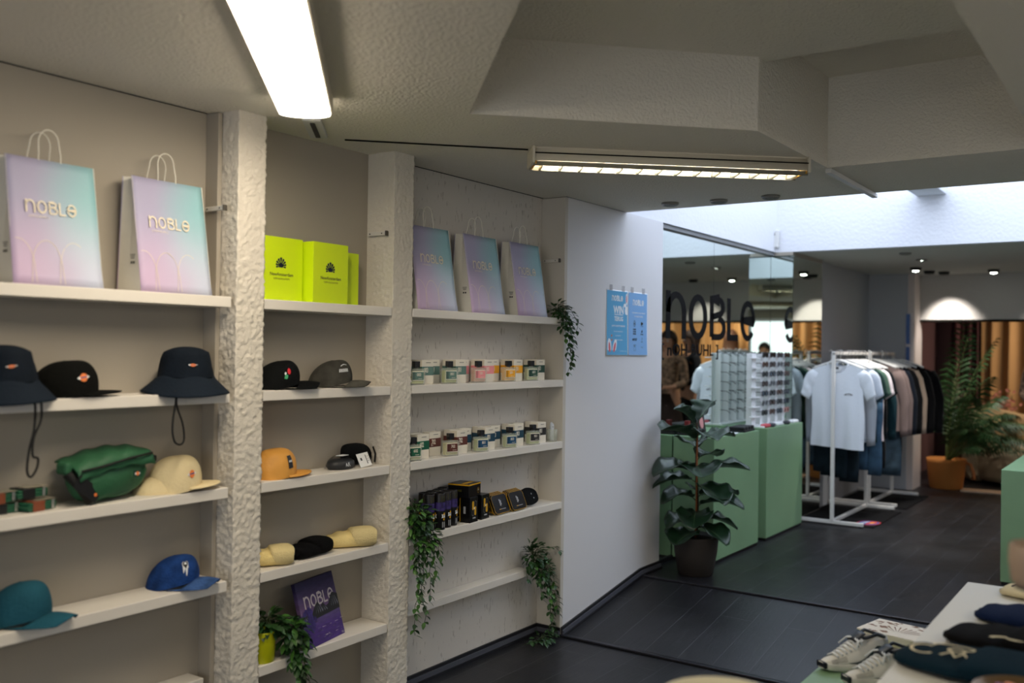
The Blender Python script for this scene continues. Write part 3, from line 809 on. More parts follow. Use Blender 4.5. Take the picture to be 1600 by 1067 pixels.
def bucket_hat(loc, rz, label, cordpts, em):
    r = empty('bucket_hat', loc, rz, label, 'hat')
    def pr(a, t):
        # t 0 top centre .. 1 brim edge
        if t < .28: q = t / .28; rr = .070 * q ** .9; z = .156 - .016 * q ** 2.2
        elif t < .66: q = (t - .28) / .38; rr = .070 + .026 * q ** .55; z = .140 - .088 * q
        else: q = (t - .66) / .34; rr = .096 + .054 * q; z = .052 - .050 * q
        wob = 1 + .02 * math.sin(3 * a + 1) + .012 * math.sin(7 * a + t * 9)
        z += (.006 * math.sin(2 * a + .6) * max(0, t - .7) / .3) + .004 * math.sin(5 * a + 14 * t) * (1 if .28 < t < .66 else 0) - (.016 * max(0, math.cos(a)) * max(0, t - .6) / .4)
        return Vector((rr * wob * math.cos(a) * .95, rr * wob * math.sin(a), z + .006))
    mb = MB(); mb.surf(lambda u, v: pr(-2 * PI * u, .02 + .64 * v), 56, 18, m_navy, closeu=True); mb.add([pr(-2 * PI * i / 56, .02) for i in range(56)], [list(reversed(range(56)))], m_navy); mb.build('crown', r)
    mb = MB(); mb.surf(lambda u, v: pr(-2 * PI * u, .655 + .345 * v), 56, 8, mat('navy brim', '#151e29', .85, bump=(90, .25)), closeu=True, thick=.003); mb.build('brim', r)
    mb = MB(); mb.tube(smooth(cordpts), .0035, m_cord, 8); mb.build('chin_cord', r)
    mb = MB()
    def cr(a, t, off):
        p = pr(a, .58 - .3 * t); n = Vector((math.cos(a), math.sin(a), .15)).normalized(); return p + n * off
    horseshoe(em, .38, .95)(mb, cr); mb.build('emblem', r, label='small orange and white woven emblem')
    return r
X = -2.84
bucket_hat((-2.82, 2.068, 1.427), 0, 'navy bucket hat with a black chin cord hanging down, beside the first pillar',
           [(.06, -.10, .006), (.078, -.10, .012), (.080, -.098, -.02), (.078, -.105, -.07), (.078, -.108, -.12), (.078, -.098, -.158), (.078, -.075, -.168), (.078, -.062, -.15), (.078, -.068, -.10), (.078, -.088, -.05), (.080, -.096, -.02), (.077, -.09, .012), (.06, -.09, .006)], -.36)
bucket_hat((-2.80, 1.425, 1.427), 0, 'navy bucket hat cut off by the left edge, its cord hanging in a loop',
           [(.06, .045, .006), (.078, .05, .008), (.080, .055, -.03), (.079, .052, -.09), (.079, .040, -.14), (.079, .034, -.20), (.079, .045, -.222), (.079, .062, -.20), (.079, .066, -.17), (.079, .05, -.16), (.079, .052, -.11), (.079, .072, -.06), (.079, .074, -.02), (.078, .07, .008), (.06, .065, .006)], -.2)
cap((-2.86, 1.645, 1.427), 78, m_blkcord, 'black corduroy cap with a flat brim, between the two bucket hats', flat=True, h=.125, w=.088, l=.104, vis=.075, slump=.32, emblem=horseshoe(-1.22, .33, 1.15), s=1.0)
cap((-2.862, 2.055, 1.085), 72, m_creamc, 'cream flat brim cap lying on a second one, next to the green hip bag', flat=True, h=.128, w=.088, l=.094, vis=.07, slump=.2, lift=.006, emblem=horseshoe(-1.15, .30, 1.1))
cap((-2.872, 1.985, 1.0852), 95, m_creamc, 'cream cap underneath, mostly hidden by the upper cream cap', flat=True, h=.07, w=.075, l=.080, vis=.06, slump=.4, s=.9)
def letters_visor(txt, k=1.):
    return None
tc_ = cap((-2.866, 1.512, .75), 30, m_teal, 'teal cap with white lettering along the visor edge', h=.135, w=.088, l=.100, vis=.072, slump=.35, droop=.8)
mb = MB()
vf = VIS[tc_.name]
for i, ch in enumerate('AMSTERDAM SURF CLUB'):
    u = .16 + .68 * i / 18
    p = vf(u, .80); du = (vf(u + .02, .80) - vf(u - .02, .80)); dv = vf(u, .70) - vf(u, .90); n_ = du.cross(dv).normalized()
    if ch != ' ': mb.text(ch, .0115, m_wht, frame(p + n_ * .002, du, dv), 1., .01)
mb.build('lettering', tc_, label='white embroidered lettering')
def heart_em(mb, cr):
    """black dripping heart edged in white"""
    patch(mb, cr, m_wht, -.72, .40, .13, .13, 'drip', .0022, n=40); patch(mb, cr, m_wht, -.72, .46, .155, .125, 'heart', .0026, n=26); patch(mb, cr, m_black, -.72, .465, .13, .105, 'heart', .0032, n=26); patch(mb, cr, m_wht, -.72, .49, .055, .03, 'rect', .0038)
cap((-2.872, 2.062, .75), 32, m_denim, 'faded blue denim cap with a black dripping heart, beside the first pillar', h=.116, w=.084, l=.090, vis=.066, mv=m_denim_v, droop=.85, slump=.28, emblem=heart_em)
cap((-2.84, 1.235, .75), 70, m_blk, 'dark cap whose visor tip just enters at the left edge of the fourth shelf', droop=.5)
def rose_em(mb, cr):
    """red and green embroidered flower"""
    patch(mb, cr, m_red, -1.25, .40, .085, .09, 'ell', .0024); patch(mb, cr, m_grn, -1.40, .27, .10, .07, 'dia', .0030, rot=.5); patch(mb, cr, m_wht, -1.44, .36, .05, .05, 'dia', .0034)
cap((-2.862, 2.505, 1.427), 66, m_blk, 'black cap with a small red and green flower, half behind the first pillar', h=.120, w=.082, l=.094, vis=.072, droop=.9, slump=.3, emblem=rose_em)
def wing_em(mb, cr):
    """white embroidered wordmark under a curved line"""
    for k in range(7): patch(mb, cr, m_wht, -.95 + .075 * k - .1, .36 - .004 * k, .022, .05, 'rect', .0024)
    for k in range(7): patch(mb, cr, m_wht, -.82 + .06 * k - .12, .50 + .035 * math.sin(k / 6 * PI), .034, .014, 'ell', .0024)
cap((-2.868, 2.80, 1.427), 40, m_char, 'washed charcoal cap with a white embroidered wordmark, on the second shelf', s=.95, h=.128, w=.084, l=.098, vis=.07, mv=m_char_v, droop=1.0, slump=.3, emblem=wing_em)
def label_em(mb, cr):
    """black woven label with white lettering"""
    patch(mb, cr, m_black, -1.15, .36, .13, .17, 'rect', .0024, n=16)
    for k in range(4): patch(mb, cr, m_wht, -1.22 + .048 * k, .36, .016, .026, 'rect', .0032)
cap((-2.862, 2.50, 1.085), 76, m_mus, 'mustard five panel cap with a black label on the third shelf', flat=True, h=.118, w=.084, l=.094, vis=.07, slump=.2, panels=5, emblem=label_em, wavy=.012)

# beanies
def beanie(loc, rz, m, mr, label, l=.20, w=.12, h=.055, group='folded beanies', s=1., name='beanie', blunt=.62):
    """lies flat: soft body with a turned up ribbed cuff along one end (local +x)"""
    r = empty(name, loc, rz, label, 'beanie', group); r.scale = (s, s, s)
    def sec(x, k, hh, ww, rib=0., n=72, zc=None):
        out = []
        for i in range(n):
            a = 2 * PI * i / n; c = math.cos(a); sn = math.sin(a)
            q = 1 + (rib if i % 2 else 0)
            z = (hh / 2 if zc is None else zc) + (abs(sn) ** .8 * (1 if sn > 0 else -1)) * hh / 2 * q
            out.append((x + .004 * math.sin(a * 2 + k), ww / 2 * (abs(c) ** .75 * (1 if c > 0 else -1)) * q, max(.0005, z)))
        return out
    mb = MB(); rings = [sec(-l * .5, 0, h * .08, w * blunt * .55, zc=h * .35)]
    for k in range(15):
        t = k / 14; x = -l * .495 + l * .72 * t
        ww = w * (blunt + (1 - blunt) * min(1, (t * 1.9)) ** .7) * min(1, .72 + t * 3.5); hh = h * (.55 + .38 * min(1, t * 1.7) ** .6) * min(1, .6 + t * 5) + .003 * math.sin(k * 1.3)
        rings.append(sec(x, k * .4, hh, ww))
    mb.loft(rings, m); mb.build('body', r)
    mb = MB(); rings = []
    for x, e, y_ in ((.00, .80, .93), (.02, .97, .99), (.06, 1.06, 1.03), (.20, 1.10, 1.05), (.34, 1.12, 1.06), (.44, 1.06, 1.03), (.475, .94, .98), (.485, .80, .93), (.478, .70, .90), (.44, .50, .84), (.34, .30, .78), (.15, .14, .7)):
        rings.append(sec(l * x, x * 9, h * 1.02 * e, w * y_, .035, zc=h * .56))
    mb.loft(rings, mr)
    mb.build('cuff', r); return r
m_bnc = mat('cream knit', '#ecd694', .95, bump=(220, .5)); m_bncr = mat('cream ribbed knit', '#efdca2', .95, bump=(260, .8))
m_bnb = mat('black knit', '#08080a', .95, bump=(220, .5)); m_bnbr = mat('black ribbed knit', '#0a0a0c', .95, bump=(260, .8))
beanie((-2.862, 2.487, .75), 62, m_bnc, m_bncr, 'cream folded beanie half behind the first pillar', l=.18, w=.125, h=.064)
b_ = beanie((-2.862, 2.69, .75), 100, m_bnb, m_bnbr, 'black folded beanie between the two cream ones', l=.20, w=.12, h=.058)
mb = MB(); mb.box((.05, 0, .062), (.02, .010, .001), m_wht, 0); mb.build('small_label', b_)
beanie((-2.862, 2.925, .75), 60, m_bnc, m_bncr, 'cream folded beanie nearest the second pillar', l=.22, w=.13, h=.068)

# ================================================================= GREEN HIP BAG, BELT PACKS
m_gbag = mat('green nylon', '#275a3c', .6, bump=(26, .4), var=(5, .15)); m_web = mat('black webbing', '#0c0d0c', .7)
r = empty('hip_bag', (-2.865, 1.80, 1.085), 8, 'green nylon hip bag leaning on the back board of the third shelf', 'bag')
def hb(u, v, d=1.):
    a = 2 * PI * u; c, s_ = math.cos(a), math.sin(a)
    y = .145 * (abs(c) ** .55) * (1 if c > 0 else -1); z = .072 * (abs(s_) ** .6) * (1 if s_ > 0 else -1)
    if z < 0: y *= .86 + .14 * (1 + z / .072)
    y -= .012 * (z / .07)
    return y, z
mb = MB(); rings = []
for k in range(9):
    t = k / 8; x = -.055 + .110 * t; e = math.sin(PI * (.14 + .72 * t)) ** .4
    rg = []
    for i in range(48):
        y, z = hb(i / 48, 0); rg.append((x + .008 * math.sin(y * 40) * t + .012 * t * (1 - abs(z) / .075), y * e, .075 + z * e + .014 * (y / .145) + .002 * math.sin(y * 60 + x * 90)))
    rings.append(rg)
mb.loft(rings, m_gbag); mb.build('body', r)
mb = MB()
def flap(u, v):
    y = -.155 + .295 * u; x = -.052 + .124 * v; z = .142 + .028 * (u - .2) + .018 * math.sin(PI * u) - .026 * v ** 2.2 - (.03 * max(0, v - .85) / .15) + .003 * math.sin(u * 22 + v * 6)
    return (x, y, z)
mb.surf(lambda u, v: flap(1 - u, v), 24, 8, m_gbag, thick=.006); mb.build('flap', r)
mb = MB(); mb.tube([(.068, -.148, .112), (.073, -.08, .120), (.074, .03, .137), (.066, .128, .146)], .004, m_web, 6); mb.build('zip', r, label='black zip line')
mb = MB(); M = frame((.0795, .055, .085), (0, 1, 0), (0, 0, 1))
mb.box((0, 0, 0), (.030, .022, .002), mat('dark green patch', '#12382a', .7), .0005, M)
for sh, m, w_, h_, o in (('d', m_wht, .011, .005, .0016), ('e', m_org, .006, .007, .0022)):
    n = 12; ps = [(w_ * math.cos(2 * PI * i / n), h_ * math.sin(2 * PI * i / n)) for i in range(n)]; mb.poly(ps, m, M @ T(0, 0, o))
mb.build('emblem', r, label='woven patch with orange emblem')
mb = MB(); mb.box((.03, .157, .122), (.035, .022, .022), m_web, .005); mb.box((.01, -.168, .120), (.05, .026, .04), m_gbag, .01); mb.build('strap_tab', r)
mb = MB(); mb.tube([(.02, -.165, .105), (.045, -.135, .06), (.05, -.10, .012)], .016, m_web, 8); mb.build('webbing', r)
mb = MB(); M = frame((.066, -.125, .055), (0, .8, -.6), (0, .6, .8)); mb.box((0, 0, 0), (.10, .045, .001), m_black, 0, M); ps = [(.036 + .006 * math.cos(a * PI / 6), .0 + .006 * math.sin(a * PI / 6)) for a in range(12)]; mb.poly(ps, m_org, M @ T(0, 0, .001)); mb.build('swing_tag', r, label='black swing tag with an orange dot')
m_pk = mat('dark green webbing', '#17543a', .6, bump=(80, .4)); m_clr = mat('clear wrap', '#8d8878', .25); m_pko = mat('brown card sleeve', '#7a3f26', .6)
k = 0
for (x, y, z, rz, lb) in ((-2.845, 1.552, 1.085, 12, 'folded green belt in its pack, at the bottom right of the small pile'), (-2.872, 1.455, 1.085, 4, 'folded green belt in its pack, at the bottom left of the small pile'),
                          (-2.862, 1.44, 1.118, 14, 'folded green belt in its pack, upper left of the small pile'), (-2.872, 1.538, 1.122, 8, 'folded green belt in its pack, on top of the small pile')):
    r = empty('belt_pack', (x, y, z), rz, lb, 'belt', 'packed belts on the third shelf')
    mb = MB()
    for q in (-1, 0, 1): mb.box((.0, 0, .015 + q * .0085), (.062, .105 - .01 * abs(q), .008), m_pk, .003)
    mb.box((.0, .052, .014), (.05, .01, .026), m_pk, .004); mb.build('belt', r)
    mb = MB(); mb.box((0, -.012, .0155), (.066, .042, .031), m_pko if k in (0, 2) else m_black, .002); mb.build('sleeve', r)
    mb = MB(); mb.box((.002, .02, .0322), (.05, .07, .0012), m_clr, .0004); mb.box((.034, .036, .018), (.003, .010, .026), mat('buckle', '#c9c9c2', .25, metal=.9), .001); mb.build('buckle', r); k += 1

# packaged black item, pouch and card (third shelf of the middle bay)
m_film = mat('clear film', '#ffffff', .08, trans=1., ior=1.12, alpha=.35)
r = empty('packed_goggles', (-2.855, 2.86, 1.0852), 10, 'small black padded item in crinkled clear wrap with a white print', 'package')
mb = MB(); mb.lathe([(.0, .0), (.058, .0), (.066, .012), (.064, .030), (.05, .038), (.0, .040)], mat('charcoal padding', '#23262a', .45), 26, M=Matrix.Diagonal((.75, 1.1, 1, 1))); mb.build('body', r)
mb = MB()
mb.surf(lambda u, v: ((.052 + .004 * math.sin(u * 40)) * math.cos(2 * PI * u) * (1 - .55 * v * v), (.085 + .005 * math.sin(u * 31 + v * 9)) * math.sin(2 * PI * u) * (1 - .5 * v * v), .002 + .052 * v + .002 * math.sin(u * 50)), 40, 6, m_film, closeu=True); mb.build('wrap', r)
mb = MB(); mb.text('A.F.', .014, m_wht, frame((.0505, -.02, .022), (0, 1, 0), (-.2, 0, 1)), 1, .02); mb.box((0, .01, .054), (.03, .05, .002), m_wht, .0005); mb.build('print', r)
r = empty('black_pouch', (-2.888, 2.985, 1.0852), 0, 'black fabric pouch leaning in the corner of the third shelf', 'pouch')
mb = MB(); mb.loft([[((-.026 + .052 * t) + (.0), .083 * (abs(math.cos(a)) ** .5) * (1 if math.cos(a) > 0 else -1) * e, .050 + .046 * (abs(math.sin(a)) ** .5) * (1 if math.sin(a) > 0 else -1) * e - .028 * max(0, math.cos(a)) * (1 if math.sin(a) > 0 else 0)) for a in [2 * PI * i / 36 for i in range(36)]] for t, e in ((0, .8), (.2, .96), (.5, 1), (.8, .96), (1, .8))], m_blk); mb.build('body', r)
mb = MB(); mb.tube([(.02, .083, .075), (.03, .088, .045), (.03, .084, .008)], .004, m_cord, 6); mb.build('drawcord', r)
r = empty('product_card', (-2.822, 2.965, 1.0852), 0, 'white printed card leaning against the black pouch', 'card')
mb = MB(); M = frame((0, .0, .030), (-.12, 1, .06), (-.45, 0, 1)); mb.box((0, 0, 0), (.078, .060, .0015), mat('white card', '#e8e8e6', .5), 0, M); mb.box((-.018, .004, .0012), (.010, .012, .0004), m_black, 0, M); mb.box((.016, 0, .0012), (.004, .040, .0004), m_black, 0, M)
for i in range(3): mb.box((.028, .012 - .01 * i, .0012), (.010, .0015, .0004), m_ink, 0, M)
mb.build('card', r)
# ================================================================= LEAFY HANGING PLANTS
m_leaf = mat('dark green leaf', '#24451f', .45, var=(30, .45)); m_leaf2 = mat('fresh green leaf', '#3f6a2a', .4, var=(30, .35)); m_stem = mat('plant stem', '#30401e', .7)
def leaf(mb, p, d, up, ln, w, m, curl=.25):
    """pointed leaf: folded along its midrib, slightly curled"""
    d = _n(d); s_ = d.cross(Vector(up)); s_ = s_.normalized() if s_.length > 1e-4 else Vector((1, 0, 0)); n = s_.cross(d)
    P = Vector(p); vs = []
    for t, k in ((0, 0), (.28, .8), (.55, 1.), (.82, .55), (1, 0)):
        c = P + d * (ln * t) - n * (curl * ln * t * t)
        vs += [c] if k == 0 else [c + s_ * (w * k / 2) + n * (.12 * w * k), c, c - s_ * (w * k / 2) + n * (.12 * w * k)]
    mb.add(vs, [[0, 2, 1], [0, 3, 2], [1, 2, 5, 4], [2, 3, 6, 5], [4, 5, 8, 7], [5, 6, 9, 8], [7, 8, 10], [8, 9, 10]], m, True)
def vine_plant(name, loc, strands, label, group, bush=None, ll=.034, seed=1, density=.022, fresh=.3, extra=None):
    g = random.Random(seed); r = empty(name, loc, 0, label, 'plant', group)
    fl = MB(); st = MB()
    def sprout(p, d, k=1.):
        m = m_leaf2 if g.random() < fresh else m_leaf
        leaf(fl, p, d, (g.uniform(-.4, .4), g.uniform(-.4, .4), 1), ll * g.uniform(.75, 1.15) * k, ll * .52 * g.uniform(.85, 1.2) * k, m, g.uniform(.1, .45))
    for pts in strands:
        P = [Vector(p) for p in pts]; out = [P[0]]
        for a, b in zip(P, P[1:]):
            n = max(1, int((b - a).length / density))
            for i in range(1, n + 1):
                out.append(a.lerp(b, i / n) + Vector((g.uniform(-1, 1), g.uniform(-1, 1), g.uniform(-.4, .4))) * .005)
        st.tube(out, .0014, m_stem, 5)
        for i, q in enumerate(out[1:], 1):
            dd = (out[i] - out[i - 1]).normalized()
            for s_ in ((1, -1) if i % 3 else (1,)):
                a = g.uniform(0, 2 * PI)
                side = Vector((abs(math.cos(a)) * .9, s_ * (.5 + .6 * abs(math.sin(a))), g.uniform(-.3, .4)))
                sprout(q, side + dd * .7)
    if bush:
        for (c, rad, cnt) in bush:
            for _ in range(cnt):
                v = Vector((g.gauss(0, 1), g.gauss(0, 1), g.gauss(0, 1))).normalized(); q = Vector(c) + Vector((v.x * rad[0], v.y * rad[1], v.z * rad[2])) * g.uniform(.45, 1)
                if q.x + loc[0] < XB + .02: q.x = XB + .02 - loc[0]
                if q.z + loc[2] < .012: q.z = .012 - loc[2]
                sprout(q, Vector((v.x + .35, v.y, v.z * .7 - .1)))
                if g.random() < .5: st.tube([Vector(c), (Vector(c) + q) / 2 + Vector((0, 0, .01)), q], .0012, m_stem, 4)
    fl.build('foliage', r)
    st.build('stems', r)
    if extra: extra(r)
    return r
vine_plant('hanging_plant', (-2.80, 4.42, 1.77), [[(0, .0, .05), (.05, .05, .03), (.075, .07, -.05), (.07, .06, -.16), (.075, .075, -.24), (.07, .05, -.30)],
    [(0, .0, .05), (.04, .10, .06), (.06, .15, .0), (.06, .155, -.07)], [(0, .0, .04), (.05, .02, .0), (.065, .02, -.09), (.07, .055, -.16), (.07, .03, -.22)], [(.0, .02, .04), (.05, .08, -.02), (.07, .10, -.12), (.075, .09, -.20), (.07, .085, -.27)],
    [(.0, .02, .05), (.05, .05, .0), (.07, .04, -.06), (.075, .06, -.14)]], 'hanging plant trailing from the right end of the top shelf', 'artificial hanging plants', [((.01, .03, .04), (.05, .07, .05), 60), ((.05, .06, -.03), (.03, .06, .05), 34)], seed=3, ll=.036, fresh=.12)
vine_plant('hanging_plant', (-2.80, 3.29, .75), [[(0, -.03, .06), (.04, -.05, .02), (.05, -.055, -.1), (.05, -.05, -.25), (.05, -.06, -.36), (.05, -.065, -.43)],
    [(0, 0, .06), (.04, .02, .02), (.05, .03, -.12), (.05, .045, -.22), (.05, .035, -.30)], [(0, .02, .06), (.045, .07, .0), (.05, .10, -.08), (.05, .115, -.14)], [(0, -.02, .06), (.04, -.02, 0), (.05, -.01, -.14), (.05, -.02, -.27), (.05, .01, -.36), (.05, .015, -.39)],
    [(0, .0, .06), (.045, .045, 0), (.05, .065, -.10), (.05, .075, -.19)], [(0, -.01, .06), (.04, -.035, 0), (.05, -.03, -.16), (.05, -.04, -.30)], [(0, 0, .06), (.04, -.06, .04), (.05, -.07, -.05), (.05, -.065, -.14)]],
    'hanging plant trailing far down beside the second pillar from the fourth shelf', 'artificial hanging plants', [((.02, -.01, .075), (.055, .085, .075), 120), ((.045, .01, -.02), (.03, .09, .07), 90), ((.02, -.04, .13), (.04, .04, .05), 30)], seed=5, ll=.036, fresh=.45)
vine_plant('hanging_plant', (-2.87, 4.30, .40), [[(0, .05, .05), (.04, .07, .02), (.07, .09, -.08), (.08, .11, -.2), (.085, .12, -.30), (.085, .14, -.37)],
    [(0, .08, .05), (.06, .12, .02), (.09, .14, -.08), (.095, .15, -.17), (.095, .16, -.26)], [(0, 0, .05), (.04, .02, -.02), (.06, .04, -.1), (.07, .06, -.17)], [(0, .05, .05), (.05, .10, -.04), (.08, .125, -.15), (.085, .13, -.25)],
    [(0, .0, .03), (.03, -.05, -.01), (.04, -.06, -.04)], [(0, .06, .05), (.05, .10, .0), (.08, .11, -.1), (.09, .10, -.22), (.085, .13, -.33)], [(.02, .1, .1), (.07, .17, .10), (.09, .18, .08)]],
    'hanging plant on the low ledge in the corner of the right bay, reaching the floor', 'artificial hanging plants', [((.03, .02, .07), (.06, .085, .075), 130), ((.06, .08, -.02), (.04, .07, .08), 80)], seed=8, ll=.038, fresh=.10)
vine_plant('fallen_plant_sprig', (-2.80, 4.34, .0), [[(-.02, -.14, .02), (.0, -.06, .03), (.01, .02, .02), (.03, .08, .02)], [(0, -.06, .03), (.04, -.03, .02), (.06, .02, .02)]], 'short leafy sprig lying on the floor below the corner plant', None,
    [((.01, -.02, .03), (.05, .09, .02), 26)], seed=9, ll=.036, fresh=.05)
m_ypot = mat('lime yellow pot', '#b9bd12', .35); m_soil = mat('soil', '#1c140e', .95, bump=(40, .6))
def ypot(r):
    mb = MB(); mb.lathe([(.0, 0), (.043, 0), (.046, .004), (.049, .112), (.049, .116), (.046, .116), (.045, .104), (.0, .102)], m_ypot, 32, M=T(0, 0, -.0)); mb.build('pot', r)
    mb = MB(); mb.lathe([(0, .1015), (.045, .1015), (.04, .106), (0, .108)], m_soil, 20); mb.build('soil', r)
vine_plant('potted_plant', (-2.825, 2.430, .400), [[(.02, .0, .11), (.05, .05, .11), (.07, .10, .02), (.075, .12, -.08), (.075, .13, -.15)], [(.02, .02, .11), (.045, .09, .13), (.07, .13, .06), (.075, .15, -.04), (.075, .17, -.12), (.075, .19, -.145)],
    [(0, .02, .11), (.03, .11, .14), (.06, .15, .10), (.07, .16, .04)], [(0, 0, .11), (.04, .06, .12), (.07, .09, .06), (.075, .10, -.02), (.075, .11, -.10)], [(0, 0, .11), (.02, .08, .15), (.05, .13, .13)], [(0, 0, .11), (.04, .07, .10), (.072, .115, .03), (.075, .135, -.06), (.075, .12, -.14), (.075, .10, -.17)]],
    'plant in a lime yellow pot, trailing over the lowest shelf next to the first pillar', None, [((0, .02, .14), (.05, .07, .035), 80), ((.045, .105, .09), (.03, .045, .05), 60), ((.06, .12, .0), (.02, .035, .06), 30)], seed=12, ll=.046, fresh=.25, extra=ypot)

# ================================================================= PURPLE CANVAS
def canvas_mat():
    m = mat('painted canvas', '#3a2a66', .6)
    N, L, p = nodes_of(m); tc = N.new('ShaderNodeTexCoord'); sp = N.new('ShaderNodeSeparateXYZ'); L.new(tc.outputs['Object'], sp.inputs[0])
    mr = N.new('ShaderNodeMapRange'); mr.inputs[1].default_value = 0; mr.inputs[2].default_value = .29; L.new(sp.outputs['Z'], mr.inputs[0])
    cr = N.new('ShaderNodeValToRGB'); e = cr.color_ramp.elements
    e[0].position = 0; e[0].color = lin('#3d2470'); e[1].position = 1; e[1].color = lin('#1a1436')
    for ps, c in ((.22, '#452a78'), (.34, '#54457a'), (.42, '#4a3a6c'), (.47, '#604870'), (.62, '#42325e'), (.8, '#221b46')):
        q = e.new(ps); q.color = lin(c)
    L.new(mr.outputs[0], cr.inputs['Fac'])
    mp = N.new('ShaderNodeMapping'); mp.inputs['Scale'].default_value = (1, 14, 60); L.new(tc.outputs['Object'], mp.inputs[0])
    t = N.new('ShaderNodeTexNoise'); t.inputs['Scale'].default_value = 1.4; t.inputs['Detail'].default_value = 5; L.new(mp.outputs[0], t.inputs['Vector'])
    x = N.new('ShaderNodeMix'); x.data_type = 'RGBA'; x.blend_type = 'OVERLAY'; x.inputs[0].default_value = .55; L.new(cr.outputs[0], x.inputs[6]); L.new(t.outputs['Fac'], x.inputs[7])
    L.new(x.outputs[2], p.inputs['Base Color']); return m
r = empty('painted_canvas', (-2.80, 2.745, .401), 12, 'small purple painted canvas with the shop name over dark mountains, leaning on the lowest shelf', 'painting')
cv = canvas_mat(); tilt = Matrix.Rotation(math.radians(-16), 4, 'Y') 
mb = MB(); mb.M = tilt; S_ = .262
mb.box((-.009, 0, S_ / 2), (.018, S_, S_), cv, .0015)
mf = frame((.0008, 0, 0), (0, 1, 0), (0, 0, 1))
m_mt = mat('dark paint', '#1b1c20', .6); m_mtg = mat('grey paint', '#6d6f7c', .6); m_lav = mat('violet paint', '#33266a', .6, var=(60, .4)); m_pgr = mat('pale lettering paint', '#bdb4b8', .6)
noble(mb, .205, .050, m_pgr, frame((.0008, .006, .175), (0, 1, .0), (0, 0, 1)), .14)
g = random.Random(4)
ridge = [(-.131, .125), (-.11, .135), (-.085, .118), (-.06, .125), (-.03, .155), (-.012, .165), (.005, .142), (.02, .155), (.04, .135), (.06, .142), (.085, .172), (.098, .180), (.115, .172), (.131, .168), (.131, .108), (-.131, .098)]
mb.poly(list(reversed(ridge)), m_mt, mf @ T(0, 0, .0006))
for cx_, cz_, h_ in ((-.012, .165, .05), (.098, .18, .06), (.02, .152, .035), (-.11, .134, .03)):
    for q in range(4):
        a = -.012 + .007 * q; mb.add([(cx_ + a, cz_ - .012, 0), (cx_ + a * 2.2 + .003, cz_ - h_ * .95, 0), (cx_ + a * 2.2 + .007, cz_ - h_ * .8, 0)], [[0, 1, 2]], m_mtg, False, mf @ T(0, 0, .001))
for _ in range(44):
    y = g.uniform(-.06, .125); z = g.uniform(.012, .095); l_ = g.uniform(.006, .022); mb.add([(y, z, 0), (y + l_, z + .0006, 0), (y + l_, z + .0020, 0), (y, z + .0014, 0)], [[0, 1, 2, 3]], g.choice([m_pgr, m_mtg, m_lav, m_mt]), False, mf @ T(0, 0, .0006))
for _ in range(60):
    a = g.uniform(0, 2 * PI); q = g.uniform(0, 1) ** .5; y = -.085 + .040 * q * math.cos(a); z = .105 + .045 * q * math.sin(a); s_ = g.uniform(.005, .011)
    mb.add([(y + s_ * math.cos(k * PI / 3), z + s_ * math.sin(k * PI / 3), 0) for k in range(6)], [[0, 1, 2, 3, 4, 5]], m_lav, False, mf @ T(0, 0, .0012 + .00001 * _))
mb.text('NL', .010, m_pgr, frame((.0014, .118, .010), (0, 1, 0), (0, 0, 1)))
mb.build('canvas', r)

# ================================================================= PERFUMES
m_glass = mat('clear glass', '#dfe6d8', .03, alpha=.28, spec=.8)
m_wbox = mat('ivory carton', '#e9e2d2', .5)
m_cap = mat('glossy black cap', '#101012', .25)
def band(c): return mat('band ' + c, c, .5)
def perfume(loc, rz, col, num, liquid, label):
    r = empty('perfume_bottle', loc, rz, label, 'perfume', 'perfume bottles')
    w, d, h = .078, .034, .074
    ml = mat('liquid ' + liquid, liquid, .15, spec=.6)
    mb = MB(); mb.box((0, 0, h / 2), (d, w, h), m_glass, .004); btl = mb.build('bottle', r)
    mb = MB(); mb.box((0, 0, h / 2 - .002), (d - .008, w - .010, h - .016), ml, .003); mb.build('perfume', r)
    mb = MB(); mb.lathe([(0, h), (.010, h), (.010, h + .006), (0, h + .006)], mat('steel collar', '#9a9a98', .3, metal=1.), 14); mb.box((0, 0, h + .019), (.026, .028, .028), m_cap, .0015); mb.build('cap', r)
    mb = MB(); M = frame((d / 2 + .0006, 0, .041), (0, 1, 0), (0, 0, 1)); mb.box((0, 0, 0), (.062, .042, .0008), m_wbox, 0, M); mb.box((0, 0, .0007), (.060, .036, .0006), band(col), 0, M)
    mb.box((-.022, 0, .0012), (.014, .036, .0003), mat('band dark ' + col, '#%02x%02x%02x' % tuple(int(int(col[i:i+2], 16) * .8) for i in (1, 3, 5)), .5), 0, M)
    mb.text(num, .013, m_wbox, M @ T(.004, .006, .0016), .85, .02); mb.box((.012, -.012, .0014), (.022, .0016, .0002), m_wbox, 0, M)
    mb.build('label', btl, label='%s label numbered %s' % ({'#': ''}.get(col, 'coloured'), num)); return r
def carton(loc, rz, col, num, label, w=.082, d=.045, h=.112, group='perfume cartons'):
    r = empty('perfume_carton', loc, rz, label, 'box', group)
    mb = MB(); mb.box((0, 0, h / 2), (d, w, h), m_wbox, .001); mb.build('carton', r)
    mb = MB(); mb.box((0, 0, h * .55), (d + .0012, w + .0012, h * .36), band(col), .0004)
    M = frame((d / 2 + .0010, 0, h * .55), (0, 1, 0), (0, 0, 1)); mb.text(num, .022, m_wbox, M @ T(-.012, .004, 0), .62, .03); mb.box((-.022, -.013, .0002), (.016, .0014, .0002), m_wbox, 0, M)
    for q in range(4): mb.box((-.027 + q * 0, -.004 - q * .0035, .0002), (.009, .0009, .0002), m_wbox, 0, M)
    mb.box((.004, h * .34, -.0005), (.034, .0022, .0004), m_ink, 0, M)
    mb.build('band', r, label='coloured band numbered ' + num); return r
